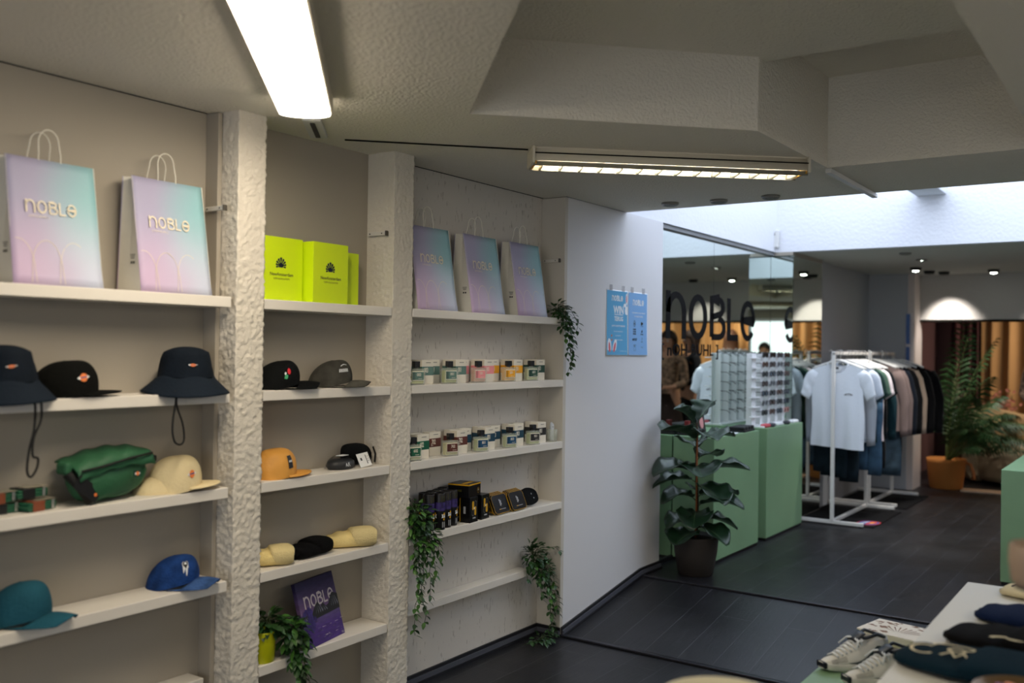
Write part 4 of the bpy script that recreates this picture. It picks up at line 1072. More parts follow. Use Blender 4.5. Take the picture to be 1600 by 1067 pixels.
cname = {'#5f7f76': 'grey green', '#e98f92': 'pink', '#f0a818': 'orange', '#1f4a3c': 'dark green', '#0f5a40': 'bright green', '#5e3028': 'brown', '#123f56': 'navy', '#0f4a70': 'blue', '#2a2a2a': 'black'}
ORD = ['nearest the pillar', 'second from pillar', 'mid row', 'fourth from pillar', 'nearest the panel']
def setof(z, data, lv0):
    for i, (yb, yx, col, num, liq, lab) in enumerate(data):
        cn = cname[col]; lv = ORD[i] + ', ' + lv0
        perfume((-2.802, yb, z), -16, lab, num, liq, 'square perfume bottle with %s label %s, %s' % (cn, num, lv))
        carton((-2.842, yx, z), 0, col, num, 'ivory %s band carton %s right of its bottle, %s' % (cn, num, lv))
        carton((-2.888, yb - .035 if i else yb - .01, z), 0, col, num, 'ivory %s band carton %s behind its bottle, %s' % (cn, num, lv))
        carton((-2.902, yx + .022, z), 0, col, num, 'ivory %s band carton %s at the very back, %s' % (cn, num, lv), d=.04, w=.075)
setof(1.427, [(3.272, 3.375, '#5f7f76', '003', '#b9bd7a', '#5f7f76'), (3.512, 3.625, '#5f7f76', '001', '#b9bd7a', '#5f7f76'), (3.742, 3.855, '#e98f92', '101', '#d9a48a', '#e98f92'), (4.000, 4.115, '#f0a818', '201', '#e0b060', '#f0a818'), (4.210, 4.330, '#1f4a3c', '601', '#b7bd8a', '#1f4a3c')], 'second shelf')
setof(1.085, [(3.258, 3.352, '#0f5a40', '602', '#b0b48a', '#0f5a40'), (3.528, 3.642, '#5e3028', '702', '#c8c088', '#5e3028'), (3.770, 3.872, '#123f56', '801', '#b6bd86', '#0f4a70'), (4.018, 4.132, '#123f56', '803', '#b6bd86', '#0f4a70'), (4.236, 4.352, '#2a2a2a', '901', '#b6bd86', '#2a2a2a')], 'third shelf')
r = empty('glass_tumbler', (-2.82, 4.455, 1.085), 0, 'small clear glass of white paper testers at the right end of the third shelf', 'glass')
mb = MB(); mb.lathe([(0, 0), (.028, 0), (.032, .068), (.0305, .068), (.027, .004), (0, .004)], m_glass, 24, cap=False); mb.build('tumbler', r)
mb = MB()
for q in range(3):
    mb.add([(.004 * q - .004, -.014, .005), (.004 * q - .004, .014, .005), (.004 * q - .004, .016, .09), (.004 * q - .004, .009, .106 - .004 * q), (.004 * q - .004, -.009, .106 - .004 * q), (.004 * q - .004, -.016, .09)], [[0, 1, 2, 3, 4, 5]], m_wht)
mb.text('901', .008, m_ink, frame((.006, 0, .08), (0, 1, 0), (0, 0, 1))); mb.build('tester_strips', r, label='white paper scent testers')

# fourth shelf: tubes, boxes, flat packs
m_tb = mat('glossy black tube', '#0d0c10', .3); m_pur = mat('purple print', '#362a66', .4, var=(70, .5)); m_yl = mat('yellow print', '#d8a41c', .5); m_ol = mat('olive print', '#3c3a10', .5); m_sil = mat('grey print', '#9a9ca0', .5)
def tube_pack(x, y, label):
    r = empty('round_tin', (x, y, .75), rnd.uniform(-14, 14), label, 'tin', 'purple and black round tins')
    mb = MB(); R_ = .027
    mb.lathe([(0, 0), (R_ - .001, 0), (R_, .002), (R_, .166), (R_ - .001, .168), (R_ - .004, .168), (R_ - .005, .165), (0, .165)], m_tb, 26)
    mb.lathe([(R_ + .0004, .088), (R_ + .0004, .128)], m_pur, 26, cap=False)
    def on(a, z, pts, m, o=.0008):
        mb.add([((R_ + o) * math.cos(a + p[0] / R_), (R_ + o) * math.sin(a + p[0] / R_), z + p[1]) for p in pts], [list(range(len(pts)))], m)
    for a in (-.2, 1.4, -1.9):
        on(a, .146, [(-.008, -.013), (.008, -.013), (.008, .013), (-.008, .013)], m_ol)
        on(a + .15, .064, [(.016 * math.cos(k * PI / 4) * (1 if k % 2 else .55), .013 * math.sin(k * PI / 4) * (1 if k % 2 else .5)) for k in range(8)], m_wht)
        on(a + .25, .074, [(.008 * math.cos(k * PI / 5 + .3) * (1 if k % 2 else .45), .009 * math.sin(k * PI / 5 + .3) * (1 if k % 2 else .45)) for k in range(10)], m_yl, .0012)
        on(a + .20, .050, [(.005 * math.cos(k * PI / 3), .007 * math.sin(k * PI / 3)) for k in range(6)], m_yl, .0012)
        on(a + .1, .024, [(-.007, -.013), (.008, -.013), (.008, .013), (-.007, .013)], m_sil)
    mb.build('tin', r); return r
for x, y, s_ in ((-2.800, 3.452, 'front left of the cluster'), (-2.812, 3.512, 'front middle of the cluster'), (-2.822, 3.572, 'front right of the cluster, next to the boxes'), (-2.815, 3.392, 'left, half behind the hanging plant'), (-2.862, 3.415, 'second row, left'), (-2.868, 3.475, 'second row, middle'), (-2.878, 3.535, 'second row, right'), (-2.90, 3.60, 'last row against the wall')):
    tube_pack(x, y, 'tall black and purple round tin, ' + s_)
m_bx = mat('glossy black carton', '#0b0b0d', .3)
def blackbox(loc, rz, w, d, h, label, top=False):
    r = empty('black_carton', loc, rz, label, 'box', 'black and yellow cartons')
    mb = MB(); mb.box((0, 0, h / 2), (d, w, h), m_bx, .0012)
    if top:
        for s_ in (1, -1): mb.box((s_ * d / 2, 0, h - .004), (.0012, w, .006), m_yl, 0)
        for s_ in (1, -1): mb.box((0, s_ * w / 2, h - .004), (d, .0012, .006), m_yl, 0)
        mb.box((d * .15, 0, h + .0004), (.018, w * .8, .001), m_yl, 0)
        M = frame((d / 2 + .0008, w * .28, h * .42), (0, 1, 0), (0, 0, 1)); mb.ribbon(arc(0, 0, .010, .013, 0, 350, 14), .0014, m_yl, M, True); mb.text('*', .014, m_wht, M)
        mb.box((.002, -w / 2 - .0006, h * .5), (.030, .001, .010), m_ol, 0)
    else:
        M = frame((d / 2 + .0008, 0, h * .56), (0, 1, 0), (0, 0, 1))
        for sx, sy in ((-.011, .014), (.011, -.014)):
            mb.poly([(sx + .0085 * math.cos(a), sy + (.013 if math.sin(a) > 0 else -.013) + .0085 * math.sin(a)) for a in [2 * PI * k / 18 for k in range(18)]], m_yl, M)
            mb.ribbon([(-sx + .0085 * math.cos(a), sy + (.013 if math.sin(a) > 0 else -.013) + .0085 * math.sin(a)) for a in [2 * PI * k / 18 for k in range(18)]], .0012, m_sil, M, True)
        mb.poly([(.006 * math.cos(k * PI / 3), .006 * math.sin(k * PI / 3)) for k in range(6)], m_wht, M @ T(0, 0, .0004)); mb.box((0, -.047, 0), (.026, .007, .0004), m_sil, 0, M)
        mb.box((-.002, -w / 2 - .0006, h * .5), (.012, .001, .034), m_sil, 0)
        mb.box((-d / 2 + .001, -w / 2 - .0006, h * .5), (.004, .001, h * .94), m_yl, 0)
    mb.build('carton', r); return r
for x, y, s_ in ((-2.808, 3.690, 'standing front and centre'), (-2.820, 3.800, 'standing front right, closest to the flat packs'), (-2.885, 3.660, 'standing at the back left'), (-2.890, 3.745, 'standing at the back'), (-2.895, 3.825, 'standing at the back right')):
    blackbox((x, y, .75), 6, .075, .058, .122, 'black carton with a yellow capsule motif, ' + s_)
blackbox((-2.845, 3.700, .8728), 10, .125, .115, .064, 'black carton with yellow rim lying across the standing ones', True)
def flatpack(x, y, rz, lean, label):
    r = empty('flat_pack', (x, y, .7505), rz, label, 'package', 'leaning black flat packs')
    mb = MB(); M = frame((0, 0, .052), (0, 1, 0), (-lean, 0, 1)); w, h = .145, .098; c = .014
    out = [(-w / 2 + c, -h / 2), (w / 2 - c, -h / 2), (w / 2, -h / 2 + c), (w / 2, h / 2 - c), (w / 2 - c, h / 2), (-w / 2 + c, h / 2), (-w / 2, h / 2 - c), (-w / 2, -h / 2 + c)]
    mb.prism(out, .012, m_bx, M @ T(0, 0, -.012)); mb.ribbon([(p[0] * .992, p[1] * .992) for p in out], .0018, m_yl, M @ T(0, 0, .0004), True)
    mb.prism([(p[0] * 1.012, p[1] * 1.012) for p in out], .0022, m_yl, M @ T(0, 0, -.014))
    for k in range(5): mb.poly([(-.004 + .008 * (k % 2) + .0062 * math.cos(a * PI / 4), .018 - .006 * k + .0062 * math.sin(a * PI / 4)) for a in range(8)], m_sil, M @ T(0, 0, .0006 + .0001 * k))
    mb.box((.004, -.028, .0006), (.062, .0035, .0003), m_sil, 0, M); mb.box((-.018, -.028, .0009), (.014, .0035, .0003), m_yl, 0, M)
    mb.build('pack', r); return r
for i in range(4): flatpack(-2.815 - .020 * i, 3.965 + .012 * i, 4, .42, 'black flat pack with yellow outline, %s of the left leaning row' % ('front one', 'second', 'third', 'back one')[i])
for i in range(4): flatpack(-2.812 - .020 * i, 4.115 + .016 * i, 4, .42, 'black flat pack with yellow outline, %s of the right leaning row' % ('front one', 'second', 'third', 'back one')[i])
r = empty('black_eye_mask', (-2.835, 4.245, .751), -12, 'black rounded pouch leaning at the right end of the flat packs', 'pouch')
mb = MB(); M = frame((0, 0, .05), (0, 1, 0), (-.5, 0, 1)); mb.prism([(.065 * math.cos(a) * (.9 + .1 * math.cos(2 * a)), .048 * math.copysign(abs(math.sin(a)) ** .6, math.sin(a))) for a in [2 * PI * k / 30 for k in range(30)]], .012, m_blk, M)
mb.poly([(.02 + .003 * math.cos(k), .012 + .005 * math.sin(k)) for k in range(6)], m_sil, M @ T(0, 0, .0126)); mb.poly([(.03 + .004 * math.cos(k), -.012 + .004 * math.sin(k)) for k in range(6)], m_sil, M @ T(0, 0, .0126)); mb.build('pouch', r)

# ================================================================= POSTERS
XPp = XP - .005
m_pb = mat('poster blue', '#5aa9d6', .4, bump=(4, .1)); m_pb2 = mat('poster light blue', '#80b1e2', .4, bump=(4, .1)); m_pw = mat('poster white', '#eef2f6', .45); m_pk_ = mat('poster pink', '#d9707c', .5); m_tape = mat('translucent tape', '#bdbcc0', .3, alpha=.3)
def poster(y0, y1, m, name, label, content):
    z0, z1 = 1.562, 1.962; r = empty(name, (XPp, (y0 + y1) / 2, (z0 + z1) / 2), 0, label, 'poster'); w = y1 - y0; h = z1 - z0
    mb = MB()
    def fn(u, v): return (.0012 + .006 * (1 - v) ** 3, -w / 2 + w * u, -h / 2 + h * v)
    mb.surf(fn, 1, 12, m_pw, thick=.0006)
    mb.surf(lambda u, v: (fn(0, .012 + .976 * v)[0] + .0006, -w / 2 + .005 + (w - .010) * u, -h / 2 + h * (.012 + .976 * v)), 1, 12, m)
    def F(y, z, o=.0014): return frame((fn(0, (z + h / 2) / h)[0] + o, y, z), (0, 1, 0), (0, 0, 1))
    content(mb, F, w, h); mb.build('sheet', r)
    mb = MB()
    for q in (-.3, .28): mb = MB(); mb.box((.0022, q * w, h / 2 + .012), (.0005, .036, .036), m_tape); mb.build('tape', r)
    return r
def c1(mb, F, w, h):
    noble(mb, .14, .034, m_pw, F(.0, .150), .2, True)
    mb.text('WIN', .046, m_pw, F(.015, .080), .95, .035); mb.text('TERUG', .026, m_pw, F(.018, .026), .95, .03); mb.box((0, 0, 0), (.11, .004, .0003), m_pw, 0, F(.018, .05))
    mb.text('JOUW AANKOOPBEDRAG', .010, m_pw, F(.015, -.018), 1., .02)
    for k, t in enumerate(('VOLG ONS OP DE SOCIALS', 'LIKE DEZE POST', 'TAG JE VRIENDEN HIERIN')): mb.text(t, .0066, m_pw, F(.012, -.052 - .026 * k), 1, .01)
    for k in (1, 2): mb.poly([(.007 * math.cos(a), .007 * math.sin(a)) for a in [PI * q / 6 for q in range(12)]], m_org, F(-.07, -.052 - .026 * k))
    for cx_, rot, s_ in ((-.10, .12, 1.), (-.035, -.35, .95)):
        M = F(cx_, -.145) @ Matrix.Rotation(rot, 4, 'Z'); mb.poly([(.024 * s_ * math.cos(a), .012 + .050 * s_ * math.sin(a) - .012) for a in [PI * q / 12 for q in range(24)]], m_pw, M); mb.poly([(.012 * math.cos(a), -.008 + .036 * math.sin(a)) for a in [PI * q / 12 for q in range(24)]], m_pk_, M @ T(0, 0, .0004))
    for k, c in enumerate(('#e8b74a', '#7cc36a', '#efe26a', '#e98a5a', '#5aa8c8')): mb.poly([(.088 + .012 * math.cos(k * 1.3) + .011 * math.cos(a), -.132 + .014 * math.sin(k * 1.3) + .014 * math.sin(a)) for a in [PI * q / 6 for q in range(12)]], mat('egg ' + c, c, .5), F(0, 0) @ T(0, 0, .0002 * k))
    # pale rabbit ears and a round head peeking in from the right
    M = F(.118, .1); mb.poly([(.012 * math.cos(a), .05 + .036 * math.sin(a)) for a in [PI * q / 12 for q in range(24)]], m_pw, M); mb.poly([(.006 * math.cos(a), .05 + .024 * math.sin(a)) for a in [PI * q / 12 for q in range(24)]], m_pk_, M @ T(0, 0, .0003))
    mb.poly([(-.02 + .018 * math.cos(a), .01 + .012 * math.sin(a)) for a in [PI * q / 12 for q in range(24)]], m_pw, M); mb.poly([(min(.014, .0 + .022 * math.cos(a)), -.022 + .026 * math.sin(a)) for a in [PI * q / 12 for q in range(24)]], m_pw, M @ T(0, 0, .0002))
    mb.text('ACTIE GELDIG T/M 1 APRIL', .005, m_pw, F(.07, -.172))
def c2(mb, F, w, h):
    noble(mb, .15, .036, m_pw, F(.005, .135), .2, True)
    mb.text('KOM SHOPPEN BIJ ONZE MERKEN', .0075, m_pw, F(.01, .070), 1.1, .02); mb.text('IN ONZE WINKEL', .0085, m_pw, F(.012, .048), 1.2, .02)
    for k in range(4):
        z = .002 - .05 * k
        M = F(-.045, z)
        if k == 0: mb.ribbon([(.012 * math.cos(a), .018 * math.sin(a)) for a in [PI * q / 9 for q in range(18)]], .003, m_ink, M, True); mb.text('N', .014, m_ink, M, 1, .03)
        elif k == 1:
            for q in range(3): mb.text('NOBLE', .009, m_ink, F(-.045, z + .014 - .014 * q), 1, .04)
        elif k == 2: mb.text('ARTICT', .013, m_black, M, 1, .05)
        else: mb.text('CMFT', .010, m_ink, F(-.045, z + .012)); mb.ribbon([(.013 * math.cos(a), .014 * math.sin(a) - .008) for a in [PI * q / 9 for q in range(18)]], .002, m_ink, M, True)
        M = F(.055, z + .002)
        if k == 0: mb.poly([(.015 * math.cos(a) * (1 + .2 * math.cos(3 * a)), .010 * math.sin(a) * (1 + .2 * math.cos(3 * a))) for a in [PI * q / 9 for q in range(18)]], m_black, M); mb.text('STUDIO', .007, m_blu, F(.055, z - .014), 1, .02)
        elif k == 1: mb.poly([(-.010, -.006), (.010, -.006), (.004, .012), (-.002, .006)], m_black, M); mb.text('DENIM', .008, m_ink, F(.055, z - .016), 1, .02)
        elif k == 2: mb.ribbon([(.0, -.006), (.003, .012)], .003, m_ink, M); mb.text('APRIL', .008, m_ink, F(.055, z - .014))
        else: mb.text('FILLS', .008, m_ink, M)
poster(4.979, 5.251, m_pb, 'poster', 'bright blue poster with WIN TERUG and rabbit ears, the left one on the white panel', c1)
poster(5.254, 5.520, m_pb2, 'poster', 'paler blue poster with rows of black brand marks, the right one on the white panel', c2)

# ================================================================= FIDDLE LEAF FIG
m_fl = mat('fig leaf', '#1b3421', .35, var=(14, .3), coat=.12); m_flr = mat('fig leaf rib', '#5d7a55', .4)
r = empty('potted_fig', (-2.522, 5.745, UP), 0, 'fiddle leaf fig in a dark brown pot beside the green cabinets', 'plant')
mb = MB(); mb.lathe([(0, 0), (.105, 0), (.112, .006), (.138, .150), (.145, .235), (.146, .248), (.138, .250), (.134, .236), (0, .228)], mat('dark taupe pot', '#2f2a27', .6), 44); mb.build('pot', r)
mb = MB(); mb.lathe([(0, .227), (.134, .228), (.09, .236), (0, .240)], m_soil, 24); mb.build('soil', r)
mb = MB(); mb.tube([(0, .0, .22), (.006, .004, .45), (-.004, 0, .7), (.0, .0, .98)], [.011, .010, .008, .006], mat('fig trunk', '#3b2c1c', .8), 10)
mb.build('trunk', r)
mb = MB(); mb.tube([(.012, -.03, .22), (.014, -.026, .92)], .0055, mat('bamboo stake', '#8a4f24', .6), 8); mb.build('stake', r)
mb = MB()
def figleaf(z, az, el, ln, w, droop=.6, wav=1., k=0):
    a = math.radians(az); e = math.radians(el); d = Vector((math.cos(a) * math.cos(e), math.sin(a) * math.cos(e), math.sin(e))); s_ = Vector((-math.sin(a), math.cos(a), 0)); n = s_.cross(d) * -1
    base = Vector((.0, 0, z)) + d * .03
    mb.tube([(0, 0, z - .01), base], .0035, m_stem, 6)
    def fn(u, v):
        t = v; wd = w * (math.sin(PI * min(1, t * .94 + .04)) ** .6) * (.62 + .75 * t) * (1 - .12 * math.exp(-((t - .42) / .1) ** 2))
        x = (u - .5) * 2; c = base + d * (ln * t) - Vector((0, 0, 1)) * (droop * ln * t * t * .75)
        nn = n
        lift = .20 * wd * abs(x) ** 1.3 + .016 * wav * math.sin(t * 17 + k + (1.8 if x > 0 else 0)) * abs(x) ** 2 - .004 * abs(math.sin(t * 26)) * (1 - abs(x))
        return c + s_ * (wd * x * .5) + nn * lift
    mb.surf(fn, 8, 16, m_fl, thick=.0016)
    mb.tube([fn(.5, t / 8) + n * .001 for t in range(9)], [.0028 - .0002 * t for t in range(9)], m_flr, 5)
figs = [(.95, -150, 52, .20, .20, .5), (.97, 60, 58, .19, .17, .35), (.90, -35, 8, .20, .18, .3), (.86, -112, 28, .30, .17, .35), (.86, 40, 20, .22, .14, .35), (.80, 130, 30, .20, .16, .6),
        (.70, -60, 2, .24, .19, .25), (.66, 20, 18, .30, .16, .35), (.64, -128, 30, .30, .22, .75), (.60, -150, 12, .24, .16, .6), (.58, -25, -6, .22, .17, .4), (.50, 50, 16, .26, .15, .4),
        (.48, -132, 26, .22, .18, .8), (.44, 10, 22, .28, .17, .55), (.40, -70, 10, .20, .16, .7), (.36, 34, 4, .22, .14, .5), (.34, -120, 22, .20, .15, .8), (.30, -15, 8, .20, .15, .7), (.27, -100, 0, .19, .17, .35), (.52, 100, 14, .2, .15, .6), (.74, 80, 20, .2, .15, .5)]
for i, (z, az, el, ln, w, dr) in enumerate(figs): figleaf(z, az, el, ln * 1.08, w * 1.45, dr, .6, i)
mb.build('leaves', r)
# ================================================================= GREEN CABINETS
m_gc = mat('sage green paint', '#7d9f79', .42, bump=(5, .05), var=(2.2, .07))
def cabinet(x0, x1, y0, y1, z0, z1, label, name='display_cabinet'):
    r = empty(name, ((x0 + x1) / 2, (y0 + y1) / 2, z0), 0, label, 'cabinet'); w, d, h = x1 - x0, y1 - y0, z1 - z0
    mb = MB(); mb.box((0, 0, h / 2 + .01), (w, d, h - .02), m_gc, .003); mb.build('body', r)
    mb = MB(); mb.box((0, 0, .010), (w - .012, d - .012, .02), m_black, 0); mb.build('plinth', r)
    mb = MB(); mb.box((0, 0, h - .0008), (w - .006, d - .006, .0035), m_gc, .001); mb.build('top', r)
    return r
cabinet(XM + .004, -2.525, 6.035, 6.885, UP, 1.010, 'tall sage green cabinet behind the potted fig')
cabinet(XM + .004, -2.525, 7.055, 7.905, UP, 1.012, 'tall sage green cabinet carrying the eyewear stand')
cabinet(-.872, .35, 6.66, 7.8, UP, .878, 'sage green cabinet standing alone at the right edge')
cabinet(-1.005, -.625, 2.2, 3.985, 0, .5, 'low sage green podium with the sneakers, in front of the white table', 'display_podium')
# things on the nearer cabinet
m_try = mat('black tray', '#17181b', .5)
for x, y, rz, w, lb in ((-2.60, 6.72, 4, .26, 'black sectioned tray of cases on the nearer green cabinet, right end'), (-2.755, 6.19, 0, .22, 'black sectioned tray on the nearer green cabinet, against the mirror behind the fig')):
    r = empty('display_tray', (x, y, 1.011), rz, lb, 'tray'); mb = MB(); mb.box((0, 0, .008), (.13, w, .016), m_try, .004)
    for k in range(4): mb.box((0, -w / 2 + w * (k + .5) / 4, .026), (.118, w / 4 - .008, .026), m_try, .008)
    mb.build('tray', r)
r = empty('red_book', (-2.76, 6.12, 1.011), 0, 'narrow red booklet standing upright behind the fig leaves', 'book'); mb = MB(); mb.box((0, 0, .05), (.03, .035, .10), mat('red cover', '#6e1a1c', .5), .001); mb.build('cover', r)
for k in range(3):
    r = empty('leaflet', (-2.60 + .012 * k, 6.50 - .03 * k, 1.0112 + .002 * k), 10 * k - 8, 'small printed leaflet on the green cabinet, %s of the stack' % ('bottom', 'middle', 'top')[k], 'leaflet', 'leaflets on the green cabinet')
    mb = MB(); mb.box((0, 0, .001), (.10, .13, .0018), (m_black, m_sil, m_wht)[k]); mb.box((.01, 0, .0022), (.03, .07, .0005), (m_sil, m_ink, m_ink)[k]); mb.build('sheet', r)
r = empty('picture_card', (-2.79, 6.42, 1.011), 0, 'small pink and black picture card leaning on the mirror behind the fig', 'card'); mb = MB(); M = frame((.0, 0, .085), (0, 1, 0), (-.18, 0, 1)); mb.box((0, 0, 0), (.12, .165, .002), m_black, 0, M); mb.poly([(.035 * math.cos(a), .05 * math.sin(a) - .01) for a in [PI * k / 8 for k in range(16)]], mat('pink print', '#c98c8c', .5), M @ T(0, 0, .0014)); mb.build('card', r)

# eyewear stand
m_acr = mat('white acrylic', '#eceef0', .25)
YS = [7.13 + .172 * k for k in range(5)]; XE = -2.665; ZB = 1.0125; HE = .56
r = empty('eyewear_stand', (XE, 7.48, ZB), 0, 'white eyewear stand of upright slats with rows of sunglasses on the far green cabinet', 'stand')
mb = MB(); mb.box((0, 0, .006), (.20, .80, .012), m_acr, .003); mb.build('base', r)
for k, y in enumerate(YS):
    mb = MB(); mb.box((0, y - 7.48, .012 + HE / 2), (.006, .056 if k else .085, HE), m_acr, .001)
    mb.box((-.03, y - 7.48, .012 + HE / 2), (.056, .004, HE), m_acr, .001)
    mb.build('slat', r)
for k in range(7):
    mb = MB(); z = .085 + k * .076
    mb.box((.018, -.36, z - .006), (.04, .17, .008), m_acr, .001)
    for y in YS[1:]:
        pg = MB(); pg.box((.012, y - 7.48, z + .018), (.024, .018, .036), m_acr, .006); pg.build('nose_peg', r)
    mb.build('side_peg', r)
mfr = {'black': mat('black frame', '#101012', .3), 'tortoiseshell': mat('tortoiseshell frame', '#43291a', .3, var=(60, .6)), 'pink': mat('pink frame', '#b98a84', .35), 'silver': mat('silver frame', '#8d9093', .3, metal=.7)}
m_lens = {'dark': mat('dark lens', '#15181a', .08), 'brown': mat('brown lens', '#4a2a18', .1), 'blue': mat('blue grey lens', '#3a4a58', .1)}
def glasses(fm, lm, shape=1.):
    r = empty('sunglasses', (0, 0, 0), 0); mb = MB(); ml = MB()
    for s_ in (-1, 1):
        ol = [(s_ * .034 + .026 * math.copysign(abs(math.cos(a)) ** shape, math.cos(a)), .020 * math.copysign(abs(math.sin(a)) ** shape, math.sin(a)) - .002) for a in [2 * PI * k / 18 for k in range(18)]]
        M = frame((.004, 0, 0), (0, 1, 0), (0, 0, 1)); mb.tube([M @ Vector((p[0], p[1], 0)) for p in ol], .0038, fm, 5, closed=True); ml.poly(ol, lm, M)
        mb.tube([(.002, s_ * .061, .008), (-.03, s_ * .066, .008), (-.095, s_ * .062, .004), (-.125, s_ * .058, -.016)], .0026, fm, 5)
    mb.tube([(.004, -.009, .004), (.006, 0, .009), (.004, .009, .004)], .0026, fm, 5)
    mb.build('frame', r); ml.build('lens', r); return r
protos = {}
gl = [('black', 'dark'), ('tortoiseshell', 'brown'), ('black', 'blue'), ('pink', 'brown'), ('silver', 'dark'), ('black', 'brown')]; order = [0, 2, 5, 1, 0, 4, 2, 0, 5, 3, 2, 0, 1]
rowsn = ['bottom', 'second from bottom', 'third from bottom', 'middle', 'third from top', 'second from top', 'top']
for row in range(7):
    for c in range(4):
        k = order[(row * 4 + c * 3 + row) % 13]
        y = YS[c + 1] ; z = ZB + .085 + row * .076 + .022
        loc = (XE + .026, y, z); lb = '%s sunglasses in the %s row of the stand, %s peg from the left' % (gl[k][0], rowsn[row], ('first', 'second', 'third', 'last')[c])
        if k not in protos:
            p_ = glasses(mfr[gl[k][0]], m_lens[gl[k][1]], (.8, 1., .7, .9, 1., .75)[k]); p_.location = loc; tag(p_, lb, 'sunglasses', 'sunglasses on the white stand'); protos[k] = p_
        else: dup(protos[k], loc, 0, lb)
for i, (x, y, w, c, lb) in enumerate(((-2.575, 7.16, .10, '#c9565e', 'pink glasses case at the front left of the eyewear stand'), (-2.56, 7.25, .10, '#3a3b44', 'dark glasses case lying in front of the eyewear stand'), (-2.57, 7.42, .12, '#e8eaec', 'white cleaning cloth pack in front of the eyewear stand'), (-2.56, 7.60, .10, '#2f3138', 'black case lying right of the white pack'), (-2.565, 7.78, .13, '#eceef0', 'white box at the right end of the green cabinet top'))):
    mb = MB(); mb.box((0, 0, .014), (.055, w, .028), mat('case ' + c, c, .5), .012, RZ(12 * (i % 2))); o = mb.build('glasses_case', loc=(x, y, ZB)); tag(o, lb, 'case')

# ================================================================= CLOTHES RAILS
m_rk = mat('white painted steel', '#dcd9d4', .35)
RT = 1.585
def rack(x, y0, y1, label, x1=.255, x0=-.34):
    r = empty('clothes_rail', (x, (y0 + y1) / 2, UP), 0, label, 'clothes rail'); L_ = (y1 - y0) / 2; H = RT - UP; s_ = .028
    for y, n_ in ((-L_, 'post'), (L_, 'post')):
        mb = MB(); mb.box((0, y, H / 2 + .02), (s_, s_, H - .02), m_rk, .002); mb.build('post', r)
        mb = MB(); mb.box(((x0 + x1) / 2, y, .026), (x1 - x0, s_, s_), m_rk, .003); mb.build('foot', r)
        mb = MB()
        for q in (x0 + .02, x1 - .02): mb.box((q, y, .006), (.03, .024, .012), m_black, .002)
        mb.build('foot_pad', r)
    mb = MB(); mb.box((0, 0, .027), (s_, 2 * L_ - s_, s_ - .002), m_rk, .002); mb.build('base_bar', r)
    mb = MB(); mb.box((0, 0, H + .010), (s_, 2 * L_ + s_, s_), m_rk, .002); mb.build('hanging_bar', r)
    return r
rack(-2.325, 8.075, 9.15, 'nearer white clothes rail with the white T-shirt in front')
rack(-2.345, 9.33, 10.23, 'further white clothes rail by the grey pier')
def hanger_mesh():
    r = empty('clothes_hanger', (0, 0, 0)); mb = MB()
    mb.tube([(-.21, 0, -.135), (-.17, 0, -.118), (-.03, 0, -.068), (0, 0, -.06), (.03, 0, -.068), (.17, 0, -.118), (.21, 0, -.135)], .009, m_wp, 8); mb.build('arms', r)
    mb = MB(); mb.tube([(0, 0, -.06), (0, 0, -.035), (.012, 0, -.014)] + [(.019 * math.cos(a), 0, .006 + .019 * math.sin(a)) for a in [math.radians(q) for q in (-40, 0, 40, 80, 120, 160, 195)]], .002, mat('hook steel', '#b0b0b0', .3, metal=1.), 6); mb.build('hook', r)
    return r
hg = hanger_mesh(); hg_used = []
def put_hanger(x, y, rz, label, group):
    if not hg_used:
        hg.location = (x, y, RT + .012); hg.rotation_euler.z = math.radians(rz); tag(hg, label, 'hanger', group); hg_used.append(1)
    else: dup(hg, (x, y, RT + .012), rz, label, group)
